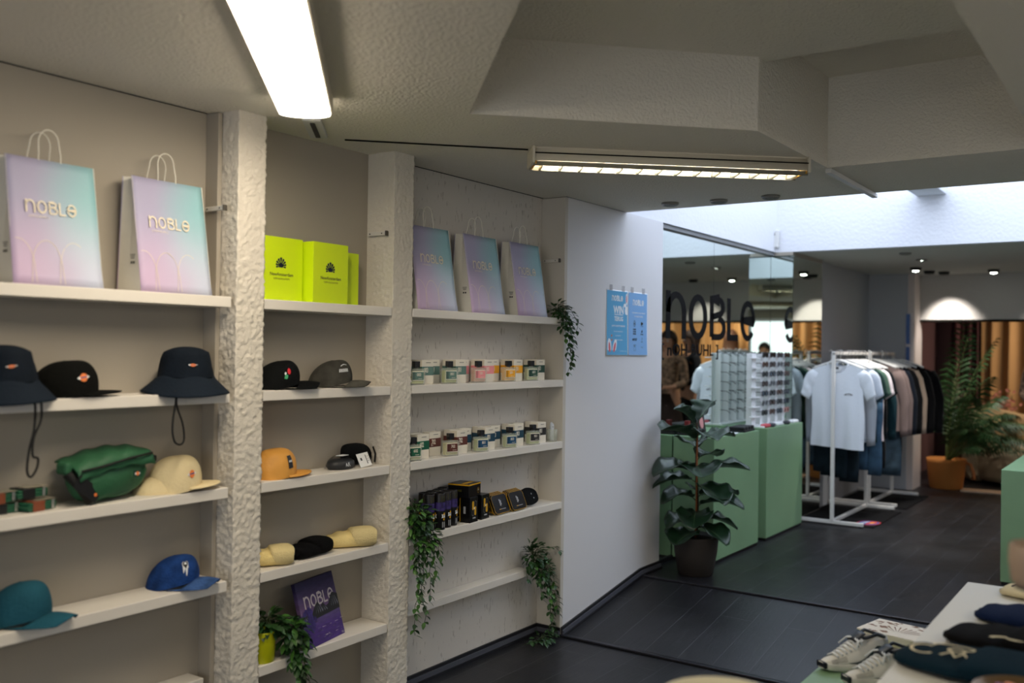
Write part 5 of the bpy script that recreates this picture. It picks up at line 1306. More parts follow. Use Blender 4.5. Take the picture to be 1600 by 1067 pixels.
def garment(x, y, rz, m, name, label, group, hw=.205, ln=.76, sleeve='short', th=.030, deco=None, seed=0, hanger=True, sw=.072):
    r = empty(name, (x, y, RT + .012), rz, label, 'clothing', group); g = random.Random(seed); ph = [g.uniform(0, 6) for _ in range(4)]
    def sh(xx): return -.072 - .30 * abs(xx) - .12 * max(0, abs(xx) - .15) ** 1
    def ring(v):
        out = []
        for i in range(44):
            a = 2 * PI * i / 44; c, s_ = math.cos(a), math.sin(a); flare = 1 + .05 * (1 - v)
            xx = hw * flare * math.copysign(abs(c) ** .85, c); front = s_ < 0
            top = sh(xx)
            if abs(xx) < .082: top = min(top, -.072 - (.092 if front else .030) * math.sqrt(max(0, 1 - (xx / .082) ** 2)) ** .9 - .010)
            bot = -ln + .012 * math.cos(xx * 7 + ph[3]) ; z = bot + (top - bot) * v
            d = th * (abs(s_) ** .8) * (.9 + .25 * math.sin(v * 3))
            yy = (-1 if front else 1) * d + (.011 * math.sin(xx * 26 + ph[0] + v * 2) + .006 * math.sin(xx * 60 + ph[1])) * (1 - v) * (abs(s_) ** .5)
            out.append((xx + .004 * math.sin(v * 9 + ph[2]), yy, z))
        return out
    mb = MB(); mb.loft([ring(v / 18) for v in range(19)], m, cap=False)
    for s_ in (-1, 1):
        rings = []; n = 10; L = .20 if sleeve == 'short' else .60
        for k in range(n):
            t = k / (n - 1)
            cx = s_ * (hw * .90 + (.085 * t ** .8 if sleeve == 'short' else .07 * min(1, t * 2.2) + .0 * t)); cz = -.178 - L * t + (.0 if t else 0)
            if t == 0: cz = -.170; cx = s_ * hw * .80
            rw = (.062 + .010 * math.sin(t * 5)) if sleeve == 'short' else .058 - .022 * t; rt = .026 - .008 * t
            nx, nz = (.72, .50) if sleeve == 'short' else (.95, .18)
            rg = []
            for i in range(20):
                a = 2 * PI * i / 20; w_ = math.cos(a) * rw; rg.append((cx + s_ * w_ * nx, math.sin(a) * rt + .004 * math.sin(t * 14 + ph[1] + i * .6), cz + w_ * nz))
            rings.append(rg if s_ > 0 else list(reversed(rg)))
        mb.loft(rings, m)
    mb.build('body', r)
    if sleeve == 'short':
        mb = MB(); mb.tube([(.083 * math.cos(a), -.006 + (-th * .6 if math.sin(a) < 0 else th * .5) * abs(math.sin(a)) ** .5, -.090 + (.088 if math.sin(a) < 0 else .022) * math.sin(a) * 1 - (.0 if math.sin(a) < 0 else 0)) for a in [2 * PI * k / 28 for k in range(28)]], .006, m, 6, closed=True); mb.build('collar', r)
    if deco: deco(r)
    if hanger: put_hanger(x, y, rz, 'white plastic hanger inside the %s' % ' '.join(label.replace(',', '').split()[:9]), 'white hangers')
    return r
def fab(n, c): return mat(n, c, .9, bump=(60, .15), sheen=.1)
def tee_print(r):
    mb = MB(); M = frame((.095, -.0375, -.345), (1, 0, 0), (0, 0, 1)); mb.ribbon(arc(0, -.012, .034, .016, 165, 15, 8), .005, mat('dark print', '#5a5450', .7), M); mb.box((0, -.008, 0), (.06, .003, .0005), mat('dark print', '#5a5450', .7), 0, M); mb.build('print', r)
    mb = MB(); M = frame((-.01, .018, -.135), (1, 0, 0), (0, 0, 1)); mb.box((0, 0, 0), (.055, .045, .001), m_wht, 0, M); mb.box((0, .006, .0008), (.022, .018, .0005), m_ink, 0, M); mb.build('neck_label', r)
g1 = 'tops on the nearer rail'; g2 = 'tops on the further rail'; g3 = 'jeans on the rails'
wh = fab('white jersey', '#d9dfe6')
garment(-2.31, 8.15, 4, wh, 't_shirt', 'white T-shirt with a small arched print, hanging at the front of the nearer rail', g1, deco=tee_print, seed=1, hw=.208, ln=.80)
garment(-2.32, 8.27, 0, fab('heather grey jersey', '#9ea4ac'), 'long_sleeve_shirt', 'heather grey long sleeved top right behind the white T-shirt', g1, sleeve='long', seed=2, ln=.72)
garment(-2.30, 8.38, -3, fab('pale blue jersey', '#c3ccd8'), 't_shirt', 'pale blue white T-shirt, third on the nearer rail', g1, seed=3, hw=.215)
garment(-2.31, 8.50, 0, fab('dark green jersey', '#16302c'), 't_shirt', 'very dark green T-shirt, fourth on the nearer rail', g1, seed=4, hw=.225)
garment(-2.31, 8.62, 2, fab('sage jersey', '#4d6658'), 't_shirt', 'sage grey T-shirt, between the dark green and the pink white ones', g1, seed=5, hw=.225)
garment(-2.31, 8.74, 0, fab('pinkish white jersey', '#e0d3d6'), 't_shirt', 'pinkish white T-shirt towards the back of the nearer rail', g1, seed=6, hw=.225)
garment(-2.31, 8.88, 0, fab('black jersey', '#101114'), 't_shirt', 'black T-shirt near the back of the nearer rail', g1, seed=7, hw=.22)
garment(-2.32, 9.00, 0, fab('dark teal jersey', '#18333a'), 'long_sleeve_shirt', 'dark teal long sleeved top, last on the nearer rail', g1, sleeve='long', seed=17, ln=.72)
mv = fab('mauve brown fleece', '#7d6c68')
garment(-2.34, 9.42, 0, mv, 'sweatshirt', 'mauve brown sweatshirt, front one of the further rail', g2, sleeve='long', seed=8, ln=.74, hw=.24)
garment(-2.34, 9.53, 2, mv, 'sweatshirt', 'mauve brown sweatshirt, second on the further rail', g2, sleeve='long', seed=9, ln=.74, hw=.25)
garment(-2.33, 9.65, 0, fab('ink jersey', '#171c26'), 'sweatshirt', 'ink blue sweatshirt, third on the further rail', g2, sleeve='long', seed=10, ln=.76, hw=.26)
garment(-2.32, 9.78, 0, fab('black fleece', '#0c0c0e'), 'sweatshirt', 'black sweatshirt in front of the tan one', g2, sleeve='long', seed=11, ln=.74, hw=.27)
garment(-2.31, 9.89, 0, fab('tan canvas', '#a89482'), 'jacket', 'tan jacket on the further rail', g2, sleeve='long', seed=12, ln=.74, hw=.28)
jk = garment(-2.28, 10.0, 0, fab('black nylon', '#08080a'), 'jacket', 'black jacket with wide sleeves, last but one on the further rail', g2, sleeve='long', seed=13, ln=.74, hw=.30, th=.05)
garment(-2.24, 10.13, 0, fab('black nylon', '#08080a'), 'jacket', 'black puffy jacket at the far end of the further rail', g2, sleeve='long', seed=14, ln=.76, hw=.32, th=.05)
def trousers(x, y, rz, m, label, hem, hw=.17, seed=0, top=.42):
    r = empty('jeans', (x, y, RT + .012), rz, label, 'trousers', g3); g = random.Random(seed); mb = MB()
    Z0 = -top; Z1 = hem - (RT + .012)
    for s_ in (-1, 1):
        rings = []
        for k in range(9):
            t = k / 8; z = Z0 + (Z1 - Z0) * t - .02 * t * s_; w_ = hw * (.52 - .04 * t); cx = s_ * hw * (.48 - .02 * math.sin(t * 3))
            rings.append([(cx + w_ * math.copysign(abs(math.cos(a)) ** .7, math.cos(a)) + .004 * math.sin(t * 10 + a * 2), .016 * math.sin(a) + .005 * math.sin(a * 3 + t * 9), z) for a in [2 * PI * i / 20 for i in range(20)]])
        mb.loft([list(reversed(q)) for q in rings], m)
    mb.build('legs', r)
    mb = MB(); mb.box((0, 0, Z0 + .02), (hw * 2.02, .03, .05), m, .012); mb.build('waistband', r)
    mb = MB(); mb.tube([(-hw, 0, Z0 + .045), (0, 0, -.06), (hw, 0, Z0 + .045)], .004, m_wp, 6); mb.tube([(0, 0, -.06), (0, 0, -.02), (.015, 0, .01), (0, 0, .026), (-.016, 0, .012)], .002, m_wp, 6); mb.build('clip_hanger', r)
    return r
m_dj = mat('dark teal denim', '#1b272f', .9, bump=(120, .3), var=(14, .2)); m_bj = mat('mid blue denim', '#3d5870', .9, bump=(120, .3), var=(14, .25)); m_gj = mat('grey blue denim', '#3a4b58', .9, bump=(120, .3), var=(14, .25)); m_bkj = fab('black denim', '#0f1013')
trousers(-2.42, 8.325, 0, m_dj, 'dark teal trousers under the white T-shirt', .545, .15, 1)
trousers(-2.37, 8.44, 0, m_dj, 'dark teal trousers further behind the white T-shirt', .50, .17, 2)
trousers(-2.16, 8.56, 0, m_bj, 'mid blue jeans in the middle of the nearer rail', .56, .12, 3)
trousers(-2.22, 8.81, 0, m_bkj, 'black trousers at the back of the nearer rail', .60, .15, 4)
trousers(-2.27, 9.475, 0, m_gj, 'washed grey blue jeans under the mauve sweatshirts', .46, .19, 5)
trousers(-2.30, 9.71, 0, m_bkj, 'black trousers on the further rail', .60, .17, 6)

# floor mats with the printed crest
m_mat_ = mat('black rubber mat', '#0f0f11', .85, bump=(90, .4))
mb = MB(); mb.box((-2.33, 8.62, UP + .004), (.66, .98, .007), m_mat_, .002)
M = frame((-2.09, 8.33, UP + .0082), (.25, 1, 0), (-1, .25, 0)); 
for k, (sc, c) in enumerate(((1., '#c22a2c'), (.88, '#27579a'))):
    mb.poly([(sc * .125 * math.cos(a) * (1 - .15 * math.cos(2 * a)), sc * .085 * math.sin(a)) for a in [2 * PI * q / 24 for q in range(24)]], mat('mat print ' + c, c, .6), M @ T(0, 0, .0002 * k))
mb.poly([(-.085, -.02), (.02, -.06), (.085, -.03), (.07, .015), (-.06, -.0)], mat('mat print red', '#cc2a2a', .6), M @ T(0, 0, .0006)); mb.poly([(-.03, -.035), (.05, -.04), (.05, -.005), (-.02, -.012)], mat('mat print yellow', '#eda93a', .6), M @ T(0, 0, .0008))
for k in range(4): mb.box((-.055 + .03 * k, .030, 0), (.014, .034, .0004), m_wht, 0, M @ T(0, 0, .0008))
tag(mb.build('floor_mat'), 'black floor mat with a blue, red and yellow crest under the nearer rail', 'mat')
mb = MB(); mb.box((-2.33, 9.80, UP + .004), (.66, 1.0, .007), m_mat_, .002); tag(mb.build('floor_mat'), 'plain black floor mat under the further rail', 'mat')
# banner on the pier side
r = empty('hanging_banner', (-2.268, 10.660, 1.55), 0, 'narrow white banner with blue print hanging on the grey pier', 'banner')
mb = MB(); mb.surf(lambda u, v: (-.055 + .085 * u, -.004 - .006 * math.sin(v * 5 + u * 2), -.55 + 1.03 * v), 4, 16, mat('banner white', '#cfc6c6', .6), thick=.001); mb.build('cloth', r)
mb = MB()
for z0, z1 in ((.15, .47), (-.22, .12)):
    mb.surf(lambda u, v: (-.045 + .04 * u, -.013 - .004 * math.sin(v * 3), z0 + (z1 - z0) * v), 2, 6, mat('banner blue', '#5470a8', .6))
mb.build('print', r, label='blue printed panels')

# ================================================================= ALCOVE
def curtain(x0, x1, y, m, label, folds, amp=.05, z1=2.30):
    mb = MB(); n = int(folds * 10)
    mb.surf(lambda u, v: (x0 + (x1 - x0) * u + .012 * math.sin(u * 50), y + amp * math.sin(u * folds * 2 * PI + .5 * math.sin(v * 3 + u * 9)) * (1 - .25 * v) + .02 * math.sin(u * 17), UP + .01 + (z1 - UP) * v), n, 10, m, thick=.004)
    return tag(mb.build('curtain'), label, 'curtain', 'alcove curtains')
m_cur = mat('golden curtain', '#a8875e', .8, bump=(60, .1)); m_cur2 = mat('wine curtain', '#54323a', .8, bump=(60, .1))
curtain(-1.95, -.35, 13.08, m_cur, 'golden curtain at the back of the alcove, left length', 9, .05)
curtain(-.33, 1.2, 13.08, m_cur, 'golden curtain at the back of the alcove, middle length', 9, .05)
curtain(1.22, 2.7, 13.08, m_cur, 'golden curtain at the back of the alcove, right length', 9, .05)
curtain(-2.30, -1.97, 13.05, m_cur2, 'wine red curtain left of the golden ones', 4, .03)
mb = MB(); mb.tube([(-2.45, 13.07, 2.325), (2.75, 13.07, 2.325)], .014, m_black, 8); tag(mb.build('curtain_rail'), 'dark rail carrying the alcove curtains', 'rail')
# sofa
m_bou = mat('cream boucle', '#a8967a', .95, bump=(160, .8))
r = empty('curved_sofa', (-1.08, 12.02, UP), 0, 'cream boucle sofa with a high curved back, in the alcove', 'sofa')
mb = MB(); rings = []
for k in range(31):
    t = k / 30; a = math.radians(205 - 230 * t)
    cx, cy = .78 * math.cos(a), .46 * math.sin(a) - .02
    h = .70 - .20 * max(0, math.sin(a)) ** 0 * (1 if False else 0)
    h = .72 + .10 * math.sin(a) if t < .5 else .58 + .05 * math.sin(a); e = 1 if 0 < k < 30 else .75
    h = .86 - .30 * (1 / (1 + math.exp(-(t - .45) * 12)))
    nx, ny = math.cos(a), math.sin(a) * .8
    th_ = .12 * e
    rg = []
    for i in range(20):
        b = 2 * PI * i / 20; o = th_ * math.copysign(abs(math.cos(b)) ** .7, math.cos(b)); z = h / 2 + h / 2 * math.copysign(abs(math.sin(b)) ** .5, math.sin(b))
        rg.append((cx + nx * o, cy + ny * o, max(.02, z * (.97 if e < 1 else 1))))
    rings.append(rg)
mb.loft(rings, m_bou); mb.build('back', r)
mb = MB(); mb.surf(lambda u, v: ((.72 * (v if v < 1 else 1)) * math.cos(2 * PI * u), .44 * v * math.sin(2 * PI * u) - .06, .43 - .03 * v ** 6), 40, 10, m_bou, closeu=True)
mb.lathe([(.72, .04), (.75, .10), (.75, .34), (.72, .40)], m_bou, 40, M=T(0, -.06, 0) @ Matrix.Diagonal((1, .61, 1, 1))); mb.build('seat', r)
m_oliv = mat('olive cushion fabric', '#5b5238', .9, bump=(80, .3)); m_cush = mat('sand cushion fabric', '#a3937a', .9, bump=(80, .3))
def cushion(x, y, z, rz, rx, m, label, s=.40):
    mb = MB()
    def f(u, v, q): 
        a, b = (u - .5) * 2, (v - .5) * 2; t = (max(0, (1 - a ** 4) * (1 - b ** 4))) ** .5; k = 1 - .06 * (a * a * b * b) ; return (q * .07 * t, a * s / 2 * (1 - .06 * b * b), b * s / 2 * (1 - .06 * a * a))
    mb.surf(lambda u, v: f(u, v, 1), 12, 12, m); mb.surf(lambda u, v: f(1 - u, v, -1), 12, 12, m)
    o = mb.build('cushion', loc=(x, y, z)); o.rotation_euler = (0, math.radians(rx), math.radians(rz)); tag(o, label, 'cushion', 'sofa cushions'); return o
cushion(-1.46, 11.92, UP + .62, 20, -16, m_oliv, 'olive square cushion leaning on the left of the sofa', .36)
cushion(-1.12, 12.16, UP + .64, -70, -14, m_cush, 'sand coloured cushion against the sofa back', .40)
# palm in a basket
m_pf = mat('palm frond', '#2c4a26', .5, var=(10, .35)); m_wick = mat('woven basket', '#b06f30', .8, bump=(90, .7))
r = empty('potted_palm', (-1.99, 11.02 + .35, UP), 0, 'large palm in an orange brown woven basket beside the grey pier', 'plant')
r.location = (-2.03, 10.80, UP)
r.location = (-1.985, 11.09, UP)
mb = MB(); mb.lathe([(0, 0), (.155, 0), (.165, .01), (.195, .28), (.20, .32), (.19, .32), (.18, .27), (0, .26)], m_wick, 30); mb.build('basket', r)
mb = MB()
for s_ in (1,): mb.tube([(.19, .0, .29), (.24, .0, .27), (.27, -.02, .20), (.28, -.02, .12)], .016, mat('basket handle', '#b5713f', .7), 8)
mb.build('basket_handle', r)
mb = MB(); mb.lathe([(0, .25), (.17, .26), (0, .28)], m_soil, 18); mb.build('soil', r)
mb = MB(); st = MB(); g = random.Random(21)
def frond(az, el, ln, dr, z=.28, w=.26, x0=0, y0=0):
    a = math.radians(az); e = math.radians(el); P = []
    n = 26
    for k in range(n + 1):
        t = k / n; rr = ln * (math.cos(e) * t + .12 * t * t); P.append(Vector((x0 + math.cos(a) * rr, y0 + math.sin(a) * rr, z + ln * (math.sin(e) * t - dr * t ** 2.4))))
    st.tube(P, [.009 * (1 - .8 * k / n) for k in range(n + 1)], mat('palm stalk', '#4a5a2a', .6), 5)
    for k in range(7, n + 1):
        d = (P[k] - P[k - 1]).normalized(); s_ = d.cross(Vector((0, 0, 1))).normalized(); t = k / n; L = w * math.sin(PI * (.18 + .74 * (t - .2) / .8)) ** .7
        for q in (-1, 1):
            dd = (s_ * q * .9 + d * .75 + Vector((0, 0, -.25 + g.uniform(-.12, .1)))).normalized(); c1 = P[k] + dd * (L * .5); c2 = P[k] + dd * L - Vector((0, 0, L * .30)); u = d * .012
            mb.add([P[k] - u * .4, P[k] + u * .4, c1 + u, c1 - u, c2], [[0, 1, 2, 3], [3, 2, 4]], m_pf)
for az, el, ln, dr in ((-50, 82, 1.50, .10), (-60, 66, 1.2, .3), (-20, 60, 1.15, .38), (10, 52, 1.15, .42), (-40, 50, 1.0, .42), (-62, 55, .95, .40), (-5, 42, 1.0, .40), (30, 68, 1.15, .3), (-30, 74, 1.3, .25), (60, 60, 1.1, .3), (-15, 36, .85, .35), (-55, 40, .85, .38), (100, 70, 1.2, .2), (45, 50, 1.0, .35), (70, 84, 1.7, .06), (20, 80, 1.6, .16), (-20, 48, 1.1, .5), (5, 58, 1.2, .5), (-45, 62, 1.15, .45)):
    frond(az, el, ln, dr)
mb.build('fronds', r); st.build('stalks', r)
# blossom branch in a vase
r = empty('flower_vase', (-1.76, 12.80, UP), 0, 'tall vase with pink blossom branches in front of the curtain', 'vase')
mb = MB(); mb.lathe([(0, 0), (.10, 0), (.13, .15), (.11, .40), (.06, .52), (.07, .56), (.06, .56), (.05, .50), (0, .48)], mat('brown vase', '#6b4a30', .4), 24); mb.build('vase', r)
mb = MB(); st = MB(); m_bl = mat('pink blossom', '#cf9084', .7)
for k in range(9):
    a = 2 * PI * k / 9; L = g.uniform(.28, .42); P = [Vector((0, 0, .5)), Vector((.10 * math.cos(a), .1 * math.sin(a), .5 + L * .6)), Vector((.24 * math.cos(a), .18 * math.sin(a), .5 + L * 1.5 * (.7 + .3 * math.sin(k))))]; st.tube(P, .005, m_stem, 5)
    for _ in range(26):
        q = P[1].lerp(P[2], g.uniform(-.3, 1.05)) + Vector((g.gauss(0, .035), g.gauss(0, .035), g.gauss(0, .035)))
        for b in range(5):
            aa = 2 * PI * b / 5; d = Vector((math.cos(aa), g.uniform(-.6, .3), math.sin(aa))); leaf(mb, q, d, (0, 1, .2), .022, .018, m_bl, .2)
mb.build('blossom', r); st.build('branches', r)
# lamp lines seen in the mirror and a pale book on the floor
mb = MB(); mb.box((0, 0, .006), (.40, .24, .012), mat('pale tray', '#b39c86', .6), .003, RZ(4)); tag(mb.build('floor_tray', loc=(-1.62, 11.03, UP)), 'pale flat board on the floor in front of the sofa', 'board')

# ================================================================= WHITE TABLE, PODIUM GOODS
m_tbl = mat('white table top', '#d9d8d0', .45)
r = empty('display_table', (-.17, 2.89, 0), 0, 'white display table with folded beanies in the lower right corner', 'table')
mb = MB(); mb.box((0, 0, .757), (.86, 1.78, .036), m_tbl, .002); mb.build('table_top', r)
for y in (-.80, .80):
    mb = MB(); mb.box((0, y, .369), (.80, .03, .738), m_tbl, .002); mb.build('leg_panel', r)
ZT = .7755
m_nv = mat('navy knit', '#101f40', .95, bump=(240, .5)); m_nvr = mat('navy ribbed knit', '#122449', .95, bump=(260, .8)); m_tk = mat('petrol knit', '#0b2431', .95, bump=(240, .5)); m_tkr = mat('petrol ribbed knit', '#0d2938', .95, bump=(260, .8))
m_ck = mat('cream knit pale', '#e6d9b4', .95, bump=(240, .5)); m_ckr = mat('cream ribbed knit pale', '#eadfbe', .95, bump=(260, .8)); m_plm = mat('plum thread', '#2c1a33', .8)
G = 'beanies on the white table'
k_ = beanie((-.325, 3.665, ZT), -6, m_ck, m_ckr, 'cream beanie with a thin plum line, furthest on the white table', l=.30, w=.17, h=.045, group=G, name='laid_beanie')
mb = MB(); mb.tube([(-.11, -.045, .038), (-.09, .0, .044), (-.05, -.03, .047), (.0, -.02, .048), (.04, -.035, .049)], .0028, m_plm, 6); mb.build('line_motif', k_)
beanie((-.325, 3.30, ZT), -4, m_nv, m_nvr, 'navy beanie in the middle of the white table, behind the black one', l=.34, w=.22, h=.05, group=G, name='laid_beanie')
k_ = beanie((-.36, 3.00, ZT), -8, m_bnb, m_bnbr, 'black beanie with a white motif, in front of the navy one', l=.34, w=.24, h=.05, group=G, name='laid_beanie')
mb = MB(); M = T(.045, -.05, .0505); mb.poly([(.045 * math.cos(a) * (1 + .25 * math.cos(3 * a)), .05 * math.sin(a) * (1 + .2 * math.sin(2 * a))) for a in [PI * k / 12 for k in range(24)]], m_ckr, M); mb.ribbon(arc(-.02, -.06, .05, .03, 180, 20, 10), .014, m_ckr, M); mb.build('motif', k_, label='off-white knitted motif')
k_ = beanie((-.42, 2.71, ZT), -6, m_tk, m_tkr, 'petrol beanie with white script, nearest on the white table', l=.36, w=.25, h=.05, group=G, name='laid_beanie')
mb = MB(); M = frame((-.03, -.03, .0515), (1, .1, 0), (-.1, 1, 0))
mb.ribbon(arc(-.075, -.01, .030, .040, 60, 320, 16), .009, m_ckr, M); mb.ribbon(arc(-.01, .045, .050, .020, 200, -60, 18), .008, m_ckr, M); mb.ribbon(arc(.0, .02, .020, .016, 0, 350, 14), .008, m_ckr, M, True)
mb.ribbon([(-.03, -.04), (-.01, .0), (.005, -.04), (.02, .0), (.035, -.035), (.05, -.005), (.062, -.03)], .008, m_ckr, M); mb.ribbon(arc(.07, .03, .035, .018, 150, -60, 14), .008, m_ckr, M); mb.build('script', k_, label='off-white script')
# bowl of badges
r = empty('badge_bowl', (-.265, 2.455, ZT), 0, 'shallow bronze bowl of small coloured badges, cut off by the lower right corner', 'bowl')
mb = MB(); mb.lathe([(0, 0), (.06, 0), (.09, .02), (.115, .055), (.112, .057), (.086, .026), (.055, .008), (0, .008)], mat('bronze bowl', '#7d6546', .35, metal=.5), 36, cap=False); mb.build('bowl', r)
g = random.Random(2); cc = ['#c9a23c', '#2747a8', '#b8402e', '#e9dcc4', '#2c2a2a', '#d9803c', '#8a3f7a']
for i in range(16):
    a = g.uniform(0, 2 * PI); q = g.uniform(0, .06); mb = MB(); mb.lathe([(0, 0), (.016, 0), (.017, .002), (.013, .005), (0, .006)], mat('badge ' + cc[i % 7], cc[i % 7], .3), 14)
    o = mb.build('badge', loc=(-.265 + q * math.cos(a), 2.455 + q * math.sin(a), ZT + .028 + .0062 * (i // 2) * (1 - q * 4))); o.rotation_euler = (g.uniform(-.25, .25), g.uniform(-.25, .25), 0)
    tag(o, 'small round %s badge lying in the bronze bowl' % ('yellow', 'blue', 'red', 'cream', 'dark', 'orange', 'purple')[i % 7], 'badge', 'badges in the bronze bowl')
# folded shirt
r = empty('folded_shirt', (-.850, 3.83, .5005), -12, 'folded white shirt with a brown shell print on the green podium', 'clothing')
mb = MB(); m_wsh = mat('white printed cotton', '#ece6dc', .85, bump=(40, .15)); m_wsh2 = mat('cream cotton layers', '#d8d4b4', .85, bump=(40, .15))
for k in range(4):
    mb.surf(lambda u, v, k=k: (.125 * math.cos(2 * PI * u) * (abs(math.cos(2 * PI * u)) ** -.55 if abs(math.cos(2 * PI * u)) > .01 else 1) * (1 - .02 * k), .10 * math.copysign(abs(math.sin(2 * PI * u)) ** .45, math.sin(2 * PI * u)) * (1 - .01 * k), .011 * k + .011 * v), 32, 2, m_wsh if k > 1 else m_wsh2, closeu=True)
mb.box((0, 0, .041), (.236, .19, .008), m_wsh, .003); mb.box((0, 0, .024), (.22, .18, .03), m_wsh2, .004); mb.build('shirt', r)
mb = MB(); m_brp = mat('brown shell print', '#8d6f5c', .8); M = T(.02, -.015, .0456)
for k in range(9):
    a = math.radians(30 + 15 * k); mb.add([(.012 * math.cos(a), .012 * math.sin(a) - .035, 0), (.085 * math.cos(a - .035), .085 * math.sin(a - .035) - .035, 0), (.085 * math.cos(a + .035), .085 * math.sin(a + .035) - .035, 0)], [[0, 1, 2]], m_brp, False, M)
g = random.Random(6)
for _ in range(46):
    x, y = g.uniform(-.108, .108), g.uniform(-.085, .085)
    if (x - .02) ** 2 + (y + .01) ** 2 < .0045: continue
    s_ = g.uniform(.006, .016); mb.poly([(x + s_ * (1 + .35 * math.sin(3 * a + x * 90)) * math.cos(a) * .9, y + s_ * (1 + .3 * math.cos(4 * a + y * 70)) * math.sin(a) * .6) for a in [PI * q / 8 for q in range(16)]], m_brp, T(0, 0, .0454 + .00001 * _))
mb.build('print', r, label='brown print')
# sneakers
m_lth = mat('white leather', '#e6e4dd', .45, bump=(40, .08)); m_mesh = mat('pale grey mesh', '#c6c4bd', .8, bump=(300, .6)); m_sl = mat('off-white rubber', '#d9d7cf', .5); m_nvs = mat('dark navy trim', '#171d28', .4); m_grs = mat('dark teal wave', '#1e3236', .35)
def sneaker(loc, rz, label):
    r = empty('sneaker', loc, rz, label, 'shoe', 'sneakers on the podium'); Ln = .285
    def wid(t): return (.030 + .022 * math.sin(PI * min(1, t * 1.25)) ** .8 * (.7 + .5 * t)) * (1 if t < .86 else math.sqrt(max(.0, 1 - ((t - .86) / .145) ** 2)) * 1.0) * (1 if t > .07 else math.sqrt(max(0.05, 1 - ((.07 - t) / .075) ** 2)))
    def hgt(t): return .095 - .012 * math.cos(t * 9) if t < .28 else (.100 - .062 * ((t - .28) / .5) if t < .78 else .038 - .014 * ((t - .78) / .22) ** 2)
    mb = MB(); rings = []
    for k in range(19):
        t = .002 + .996 * k / 18; x = -Ln / 2 + Ln * t; w_ = wid(t) + .004; z1 = .036 - .012 * t + (.010 * max(0, t - .8) / .2)
        b0 = .0 + .018 * max(0, t - .78) ** 1.3 / .22
        rings.append([(x, w_ * math.copysign(abs(math.cos(a)) ** .35, math.cos(a)), b0 + (z1 - b0) * (.5 + .5 * math.copysign(abs(math.sin(a)) ** .4, math.sin(a)))) for a in [2 * PI * i / 20 for i in range(20)]])
    mb.loft([list(r_) for r_ in rings], m_sl); mb.build('sole', r)
    mb = MB(); rings = []
    for k in range(25):
        t = .01 + .975 * k / 24; x = -Ln / 2 + Ln * t; w_ = wid(t); zb = .030 - .010 * t; zt = zb + hgt(t) - .012; open_ = 1 if .06 < t < .40 else 0; rg = []
        for i in range(28):
            a = 2 * PI * i / 28; c, s_ = math.cos(a), math.sin(a)
            y = w_ * math.copysign(abs(c) ** (.6 if s_ > 0 else .3), c) * (1 - (.30 if s_ > 0 else 0) * max(0, s_) ** 1.2); z = zb + (zt - zb) * max(0, s_) ** .8
            if open_ and s_ > .80: z -= .055 * min(1, (s_ - .80) / .12) * math.sin(PI * (t - .06) / .34) ** .3
            rg.append((x, y, z))
        rings.append(rg)
    mb.loft(rings, m_lth); mb.build('upper', r)
    mb = MB(); rim = []
    for i in range(26):
        a = 2 * PI * i / 26; t = .225 + .165 * math.cos(a); rim.append((-Ln / 2 + Ln * t, .031 * math.sin(a), .012 + hgt(t)))
    mb.tube(rim, .0058, m_nvs, 8, closed=True); mb.build('collar', r)
    mb = MB(); mb.surf(lambda u, v: (-Ln / 2 + Ln * (.38 + .16 * v), -.019 + .038 * u, .114 - .024 * v + .004 * math.sin(PI * u)), 6, 4, m_nvs, thick=.005); mb.build('tongue', r)
    def side(t, f, s_, o=.0015):
        """point on the upper: t along, f 0 sole .. 1 top"""
        zb = .030 - .010 * t; zt = zb + hgt(t) - .012; sn = f ** 1.25; w_ = wid(t); c = math.sqrt(max(0, 1 - sn * sn)); y = w_ * c ** .6 * (1 - .30 * sn ** 1.2)
        return Vector((-Ln / 2 + Ln * t, s_ * (y + o), zb + (zt - zb) * f + o))
    mb = MB()
    for s_ in (-1, 1):
        top = [side(.10 + .60 * k / 14, .34 + .20 * math.sin(k / 14 * PI * 1.6 + .4), s_) for k in range(15)]; bot = [side(.10 + .60 * k / 14, .34 + .20 * math.sin(k / 14 * PI * 1.6 + .4) - .20 * math.sin(PI * (k + .5) / 15.), s_) for k in range(15)]
        mb = MB(); mb.add(top + bot, [[k, k + 1, k + 16, k + 15] if s_ < 0 else [k + 1, k, k + 15, k + 16] for k in range(14)], m_grs, True); mb.build('wave_stripe', r, label='dark teal wave stripe')
    mb = MB()
    for s_ in (-1, 1):
        for (t0, t1, f0, f1) in ((.70, .90, .30, .78), (.02, .13, .15, .8)):
            P = [side(t0 + (t1 - t0) * i / 5, f0 + (f1 - f0) * j / 4, s_, .0012) for j in range(5) for i in range(6)]
            mb = MB(); mb.add(P, [[j * 6 + i, j * 6 + i + 1, j * 6 + i + 7, j * 6 + i + 6] if s_ < 0 else [j * 6 + i + 1, j * 6 + i, j * 6 + i + 6, j * 6 + i + 7] for j in range(4) for i in range(5)], m_mesh, True); mb.build('mesh_panel', r)
    mb = MB(); mb.box((Ln / 2 - .006, 0, .024), (.012, .05, .024), m_nvs, .006); mb.build('toe_bumper', r)
    mb = MB()
    for k in range(7):
        t = .46 + .055 * k; a = side(t, .86, -1, .004); b = side(t + .012, .86, 1, .004); c = Vector(((a.x + b.x) / 2, 0, side(t, 1, 1, .009).z)); mb.tube([a, (a + c) / 2 + Vector((0, 0, .003)), c, (b + c) / 2 + Vector((0, 0, .003)), b], .0032, m_wht, 6)
        a = side(t, .86, 1, .004); b = side(t + .05, .86, -1, .004); c = Vector(((a.x + b.x) / 2, 0, side(t + .02, 1, 1, .011).z)); mb.tube([a, c, b], .003, m_wht, 6)
    tp = side(.46, 1, 1, .012); tp.y = 0
